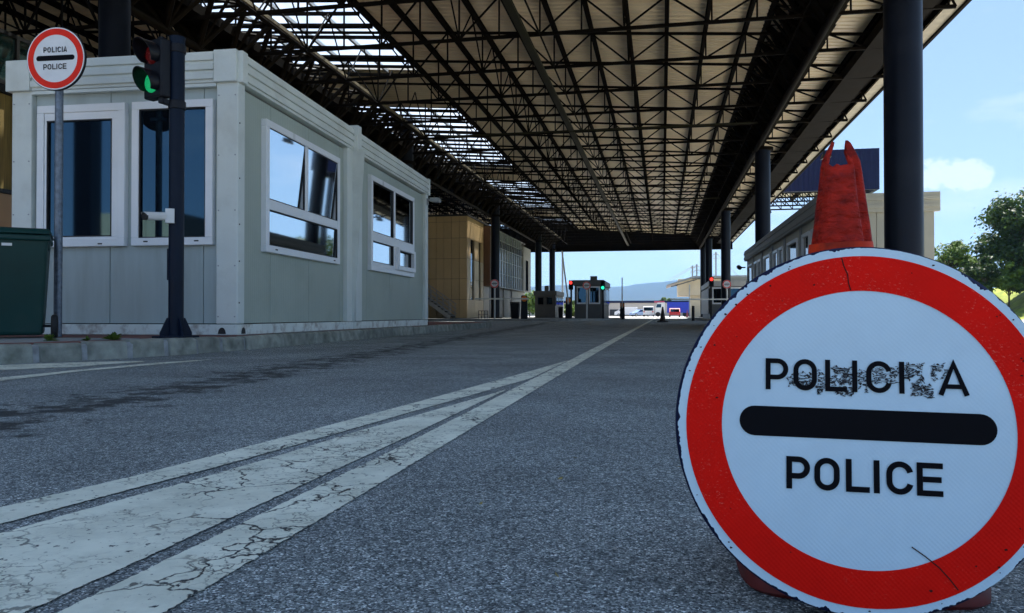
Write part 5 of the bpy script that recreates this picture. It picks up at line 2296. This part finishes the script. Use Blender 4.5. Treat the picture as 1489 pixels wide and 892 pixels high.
m = MB()
m.box(6.4, 14, 77, 84, 0, 3.6)
nb = thing('navy_kiosk', 'dark blue kiosk with white roof edge beside the right-hand column', 'building', (10, 80, 0))
m.build('wall', NAVY, nb)
m = MB()
m.box(6.2, 14.2, 76.8, 84.2, 3.6, 4.0)
m.build('roof', BOOTHL, nb)


def vehicle(name, label, cat, loc, rot, col, L_, W_, prof, glass, wheels, lights=True):
    """Body = side profile (along local y, nose at -y) extruded over the width; glass = list of side-window outlines."""
    r = thing(name, label, cat, loc, rot, 'vehicles beyond the booths')
    pm = mat('paint_' + name + '_%d' % (abs(hash(col)) % 99999), col, 0.3, var=0.03, spec=0.6)
    MB().prism(prof, 'x', -W_ / 2, W_ / 2).build('body', pm, r, local=True, bevel=0.06, seg=3)
    for gl in glass:
        for sx_ in (-1, 1):
            m = MB()
            m.prism(gl, 'x', sx_ * (W_ / 2 - 0.01), sx_ * (W_ / 2 + 0.008))
            m.build('side_window', GLASS, r, local=True)
    zt = max(p[1] for p in prof)
    yr = max(p[0] for p in prof)
    m = MB()
    m.box(-W_ / 2 + .15, W_ / 2 - .15, yr - .03, yr + .012, zt * 0.58, zt * 0.9)
    m.build('rear_window', GLASS, r, local=True)
    for y in wheels:
        for sx_ in (-1, 1):
            m = MB()
            m.lathe([(0.18, -.1), (0.31, -.1), (0.33, -.06), (0.33, .06), (0.31, .1), (0.18, .1)], 20)
            m.xform(Matrix.Translation((sx_ * (W_ / 2 - .09), y, 0.33)) @ Matrix.Rotation(R(90), 4, 'Y'))
            w = m.build('wheel', RUBBER, r, local=True, smooth=True)
            m = MB()
            m.lathe([(0.19, -.09), (0.19, .09)], 16)
            m.xform(Matrix.Translation((sx_ * (W_ / 2 - .075), y, 0.33)) @ Matrix.Rotation(R(90), 4, 'Y'))
            m.build('rim', GREYBAR, w, local=True)
    for sx_ in (-1, 1):
        m = MB()
        m.box(sx_ * (W_ / 2 - .3), sx_ * (W_ / 2 - .06), yr - .02, yr + .02, zt * 0.42, zt * 0.54)
        m.build('tail_light', mat('tail_red', (0.5, 0.01, 0.01), 0.3), r, local=True)
        m = MB()
        yf = min(p[0] for p in prof)
        m.box(sx_ * (W_ / 2 - .4), sx_ * (W_ / 2 - .08), yf - .015, yf + .03, 0.6, 0.78)
        m.build('headlight', WHITEP, r, local=True)
    return r


CARP = [(-2.1, 0.3), (2.1, 0.3), (2.12, 0.85), (1.75, 1.0), (1.25, 1.42), (-0.35, 1.42), (-1.05, 0.95), (-2.05, 0.78)]
CARG = [[(-0.9, 0.98), (-0.32, 1.34), (0.2, 1.34), (0.2, 0.98)], [(0.3, 0.98), (0.3, 1.34), (1.15, 1.34), (1.5, 1.0)]]
VANP = [(-2.4, 0.35), (2.4, 0.35), (2.42, 1.9), (2.3, 1.98), (-1.0, 1.98), (-1.75, 1.2), (-2.35, 0.98)]
VANG = [[(-1.6, 1.22), (-1.0, 1.8), (-0.4, 1.8), (-0.4, 1.22)]]
vehicle('van', 'white panel van parked side-on right of the far booth', 'van', (-7.6, 166, 0), R(-90), (0.75, 0.76, 0.78), 4.8, 1.95, VANP, VANG, (-1.5, 1.5))
vehicle('car', 'pale blue car next to the white van', 'car', (-4.4, 158, 0), R(-60), (0.25, 0.36, 0.55), 4.2, 1.75, CARP, CARG, (-1.35, 1.35))
vehicle('minibus', 'white minibus seen from behind with dark rear window', 'minibus', (-2.6, 152, 0), R(180), (0.75, 0.75, 0.75), 4.8, 2.0, VANP, VANG, (-1.5, 1.5))
vehicle('car', 'red car seen from behind in front of the blue lorry', 'car', (1.95, 127, 0), R(180), (0.42, 0.02, 0.03), 4.2, 1.7, CARP, CARG, (-1.35, 1.35))
lr = thing('lorry', 'white lorry with blue curtain trailer beyond the barrier', 'lorry', (3.3, 150, 0), 0, 'vehicles beyond the booths')
m = MB()
m.box(0.9, 6.2, 148.5, 151, 0.75, 2.75)
m.build('trailer', mat('blue_curtain', (0.01, 0.035, 0.42), 0.5, var=0.1), lr)
m = MB()
m.box(0.9, 6.2, 148.6, 150.9, 0.55, 0.74)
m.build('chassis', BOOTHL, lr)
m = MB()
m.prism([(-1.3, 0.6), (0.5, 0.6), (0.5, 2.7), (-0.9, 2.7), (-1.3, 1.7)], 'y', 148.6, 150.9)
m.build('cab', WHITEP, lr, bevel=0.08)
m = MB()
m.prism([(-1.18, 1.75), (-0.2, 1.75), (-0.2, 2.4), (-0.95, 2.4)], 'y', 148.57, 148.62)
m.build('cab_window', GLASS, lr)
m = MB()
m.box(-1.5, 0.4, 148.7, 150.8, 2.72, 2.95)
m.build('wind_deflector', mat('pink_red', (0.5, 0.06, 0.12), 0.5), lr)
for x in (-0.8, 4.2, 5.1):
    m = MB()
    m.tube((x, 148.55, 0.45), (x, 148.9, 0.45), 0.45, n=18)
    m.build('wheel', RUBBER, lr, smooth=True)

# ---------------------------------------------------------------- trees
def tree(name, label, loc, h, rx, rz, zc, nl, leaf, seed, lm=LEAF, clumps=26, group=None):
    rg = random.Random(seed)
    r = thing(name, label, 'tree', loc, 0, group)
    m = MB()
    base = Vector((0, 0, -0.2))
    topz = zc + rz * 0.4
    tr = h * 0.022
    pts = [base]
    for i in range(1, 6):
        f_ = i / 5
        pts.append(Vector((rg.uniform(-.2, .2) * h * .06 * f_, rg.uniform(-.2, .2) * h * .06 * f_, topz * f_)))
    for i in range(5):
        m.tube(pts[i], pts[i + 1], tr * (1 - i / 6.5), tr * (1 - (i + 1) / 6.5), n=8, caps=False)
    cl = []
    for i in range(clumps):
        while True:
            p = Vector((rg.uniform(-1, 1), rg.uniform(-1, 1), rg.uniform(-1, 1)))
            if 0.25 < p.length < 1: break
        p = p * (0.62 + 0.38 * p.length)
        c_ = Vector((p.x * rx, p.y * rx, zc + p.z * rz))
        cl.append((c_, rg.uniform(0.20, 0.38) * rx))
        f_ = max(0.25, min(0.98, (c_.z - rg.uniform(0.1, 0.3) * h) / topz))
        k = min(4, int(f_ * 5))
        s_ = pts[k].lerp(pts[k + 1], f_ * 5 - k)
        mid = s_.lerp(c_, 0.5) + Vector((0, 0, 0.06 * h * rg.random()))
        m.tube(s_, mid, tr * 0.4, tr * 0.25, n=5, caps=False)
        m.tube(mid, c_, tr * 0.25, tr * 0.08, n=5, caps=False)
    m.build('trunk', mat('bark', (0.07, 0.055, 0.04), 0.9, var=0.3, scale=8), r, local=True, smooth='all')
    vs, fs = [], []
    for i in range(nl):
        c_, cr_ = cl[rg.randrange(len(cl))]
        d = Vector((rg.gauss(0, 1), rg.gauss(0, 1), rg.gauss(0, 1))).normalized()
        rad = cr_ * (0.45 + 0.75 * rg.random() ** 0.6)
        p = c_ + Vector((d.x, d.y, d.z * 0.75)) * rad
        if rg.random() < 0.06: p += d * cr_ * 0.4
        nrm = (d + Vector((rg.uniform(-1, 1), rg.uniform(-1, 1), rg.uniform(-.3, 1.3)))).normalized()
        a = nrm.cross(Vector((rg.uniform(-1, 1), rg.uniform(-1, 1), rg.uniform(-1, 1)))).normalized()
        b = nrm.cross(a)
        s_ = leaf * rg.uniform(0.6, 1.3)
        o = len(vs)
        vs += [p - a * s_, p - b * s_ * 0.55, p + a * s_, p + b * s_ * 0.55]
        fs.append((o, o + 1, o + 2, o + 3))
    m = MB()
    m.add(vs, fs)
    m.build('crown', lm, r, local=True)
    return r


GT = 'trees on the grass bank'
tree('broadleaf_tree', 'tallest broadleaf tree on the grass bank at the right edge', (31.0, 74.5, 2.7), 10.6, 3.7, 4.7, 5.2, 12000, 0.17, 3, clumps=56, group=GT)
tree('broadleaf_tree', 'broadleaf tree right of the tallest one, cut by the frame edge', (35.0, 76, 2.8), 9.5, 3.3, 4.2, 4.8, 7000, 0.18, 5, clumps=38, group=GT)
k_ = 0
for (x, y, h, s_, lb) in ((24.0, 73, 5.0, 1, 'bright low tree just right of the cream cabin corner'), (25.6, 75, 4.2, 2, 'bushy low tree second from the cream cabin'),
                          (27.4, 77, 3.9, 3, 'bushy low tree third from the cream cabin'), (28.6, 71.5, 2.6, 4, 'small bright shrub on the bank below the tall tree'),
                          (26.6, 71, 3.0, 6, 'small shrub on the bank left of the tall tree')):
    tree('low_tree', lb, (x, y, 1.2), h + 1.2, h * 0.42, h * 0.48, h * 0.62 + 0.6, 3200, 0.16, 20 + s_, LEAF2 if s_ in (1, 4) else LEAF, 18, GT)
for (x, y, h, sd, lb) in ((29.3, 73.0, 2.2, 51, 'leafy shrub at the foot of the tallest bank tree, left side'), (31.4, 72.6, 2.6, 52, 'leafy shrub at the foot of the tallest bank tree, right side'),
                          (33.4, 73.5, 3.0, 53, 'leafy shrub at the right frame edge below the trees'), (27.9, 73.6, 3.4, 54, 'dense shrub between the low trees and the tallest tree')):
    tree('shrub', lb, (x, y, 2.3), h, h * 0.5, h * 0.5, h * 0.45, 2600, 0.14, sd, LEAF if sd % 2 else LEAF2, 14, GT)
tree('broadleaf_tree', 'tree far along the bank behind the tall tree', (38, 92, 2.8), 9, 3.6, 3.6, 5.2, 4000, 0.2, 9, clumps=26, group=GT)
tree('broadleaf_tree', 'broadleaf tree mirrored in the cabin side window, hidden behind the cream cabin', (18.5, 72, 0), 7.2, 3.4, 2.7, 4.1, 5000, 0.18, 41, clumps=30, group=GT)
tree('broadleaf_tree', 'second broadleaf tree mirrored in the cabin side window', (13.5, 78, 0), 5.6, 2.8, 2.1, 3.3, 3500, 0.18, 43, clumps=24, group=GT)
tree('low_tree', 'bright green tree between the office block and far columns', (-18.5, 108, 0), 4.4, 2.6, 1.7, 2.2, 2600, 0.2, 31, LEAF2, 16)
tree('low_tree', 'green shrub behind the tall pale pole', (-12.2, 108, 0), 3.0, 1.6, 1.2, 1.5, 1500, 0.18, 33, LEAF2, 12)
tree('low_tree', 'tiny green treetop above the warehouse roof', (1.5, 262, 2.2), 5.0, 2.4, 1.4, 2.9, 900, 0.4, 35, LEAF2, 8)

# dry leaves and pebbles on the road
m = MB()
rg = random.Random(8)
for i in range(170):
    x, y = rg.uniform(-0.55, 0.9), rg.uniform(0.85, 5.5)
    s_ = rg.uniform(0.0018, 0.0055)
    a = rg.uniform(0, PI)
    q = []
    for j in range(6):
        th = a + 2 * PI * j / 6
        q.append((x + s_ * rg.uniform(.7, 1.2) * math.cos(th), y + s_ * rg.uniform(.7, 1.2) * math.sin(th), 0.002))
    q.append((x, y, 0.002 + s_ * 0.7))
    m.add(q, [(j, (j + 1) % 6, 6) for j in range(6)])
structure('pebbles', m, mat('pebble', (0.36, 0.35, 0.31), 0.8, var=0.4, scale=90, world_co=True), kind='stuff')
m = MB()
for i in range(26):
    x, y = rg.uniform(-0.4, 0.9), rg.uniform(0.85, 3.5)
    s_ = rg.uniform(0.005, 0.011)
    a = rg.uniform(0, 2 * PI)
    u_, v_ = Vector((math.cos(a), math.sin(a), 0)), Vector((-math.sin(a), math.cos(a), 0))
    p = Vector((x, y, 0.004))
    m.add([p - u_ * s_, p + v_ * s_ * 0.4 + Vector((0, 0, .003)), p + u_ * s_ + Vector((0, 0, .004)), p - v_ * s_ * 0.4], [(0, 1, 2, 3)])
structure('dry_leaves', m, mat('dry_leaf', (0.30, 0.24, 0.08), 0.8, var=0.4, scale=60, world_co=True), kind='stuff')

# ---------------------------------------------------------------- air
m = MB()
m.box(-6500, 6500, -6500, 6500, -1.2, 250)
hz = m.build('haze', bpy.data.materials.new('haze_air'))
hm = hz.data.materials[0]
hm.use_nodes = True
n = hm.node_tree.nodes
n.remove(n['Principled BSDF'])
pv = n.new('ShaderNodeVolumePrincipled')
pv.inputs['Color'].default_value = (0.24, 0.54, 1.0, 1)
pv.inputs['Density'].default_value = 0.00011
pv.inputs['Anisotropy'].default_value = 0.3
hm.node_tree.links.new(pv.outputs[0], n['Material Output'].inputs['Volume'])
hz['kind'] = 'stuff'
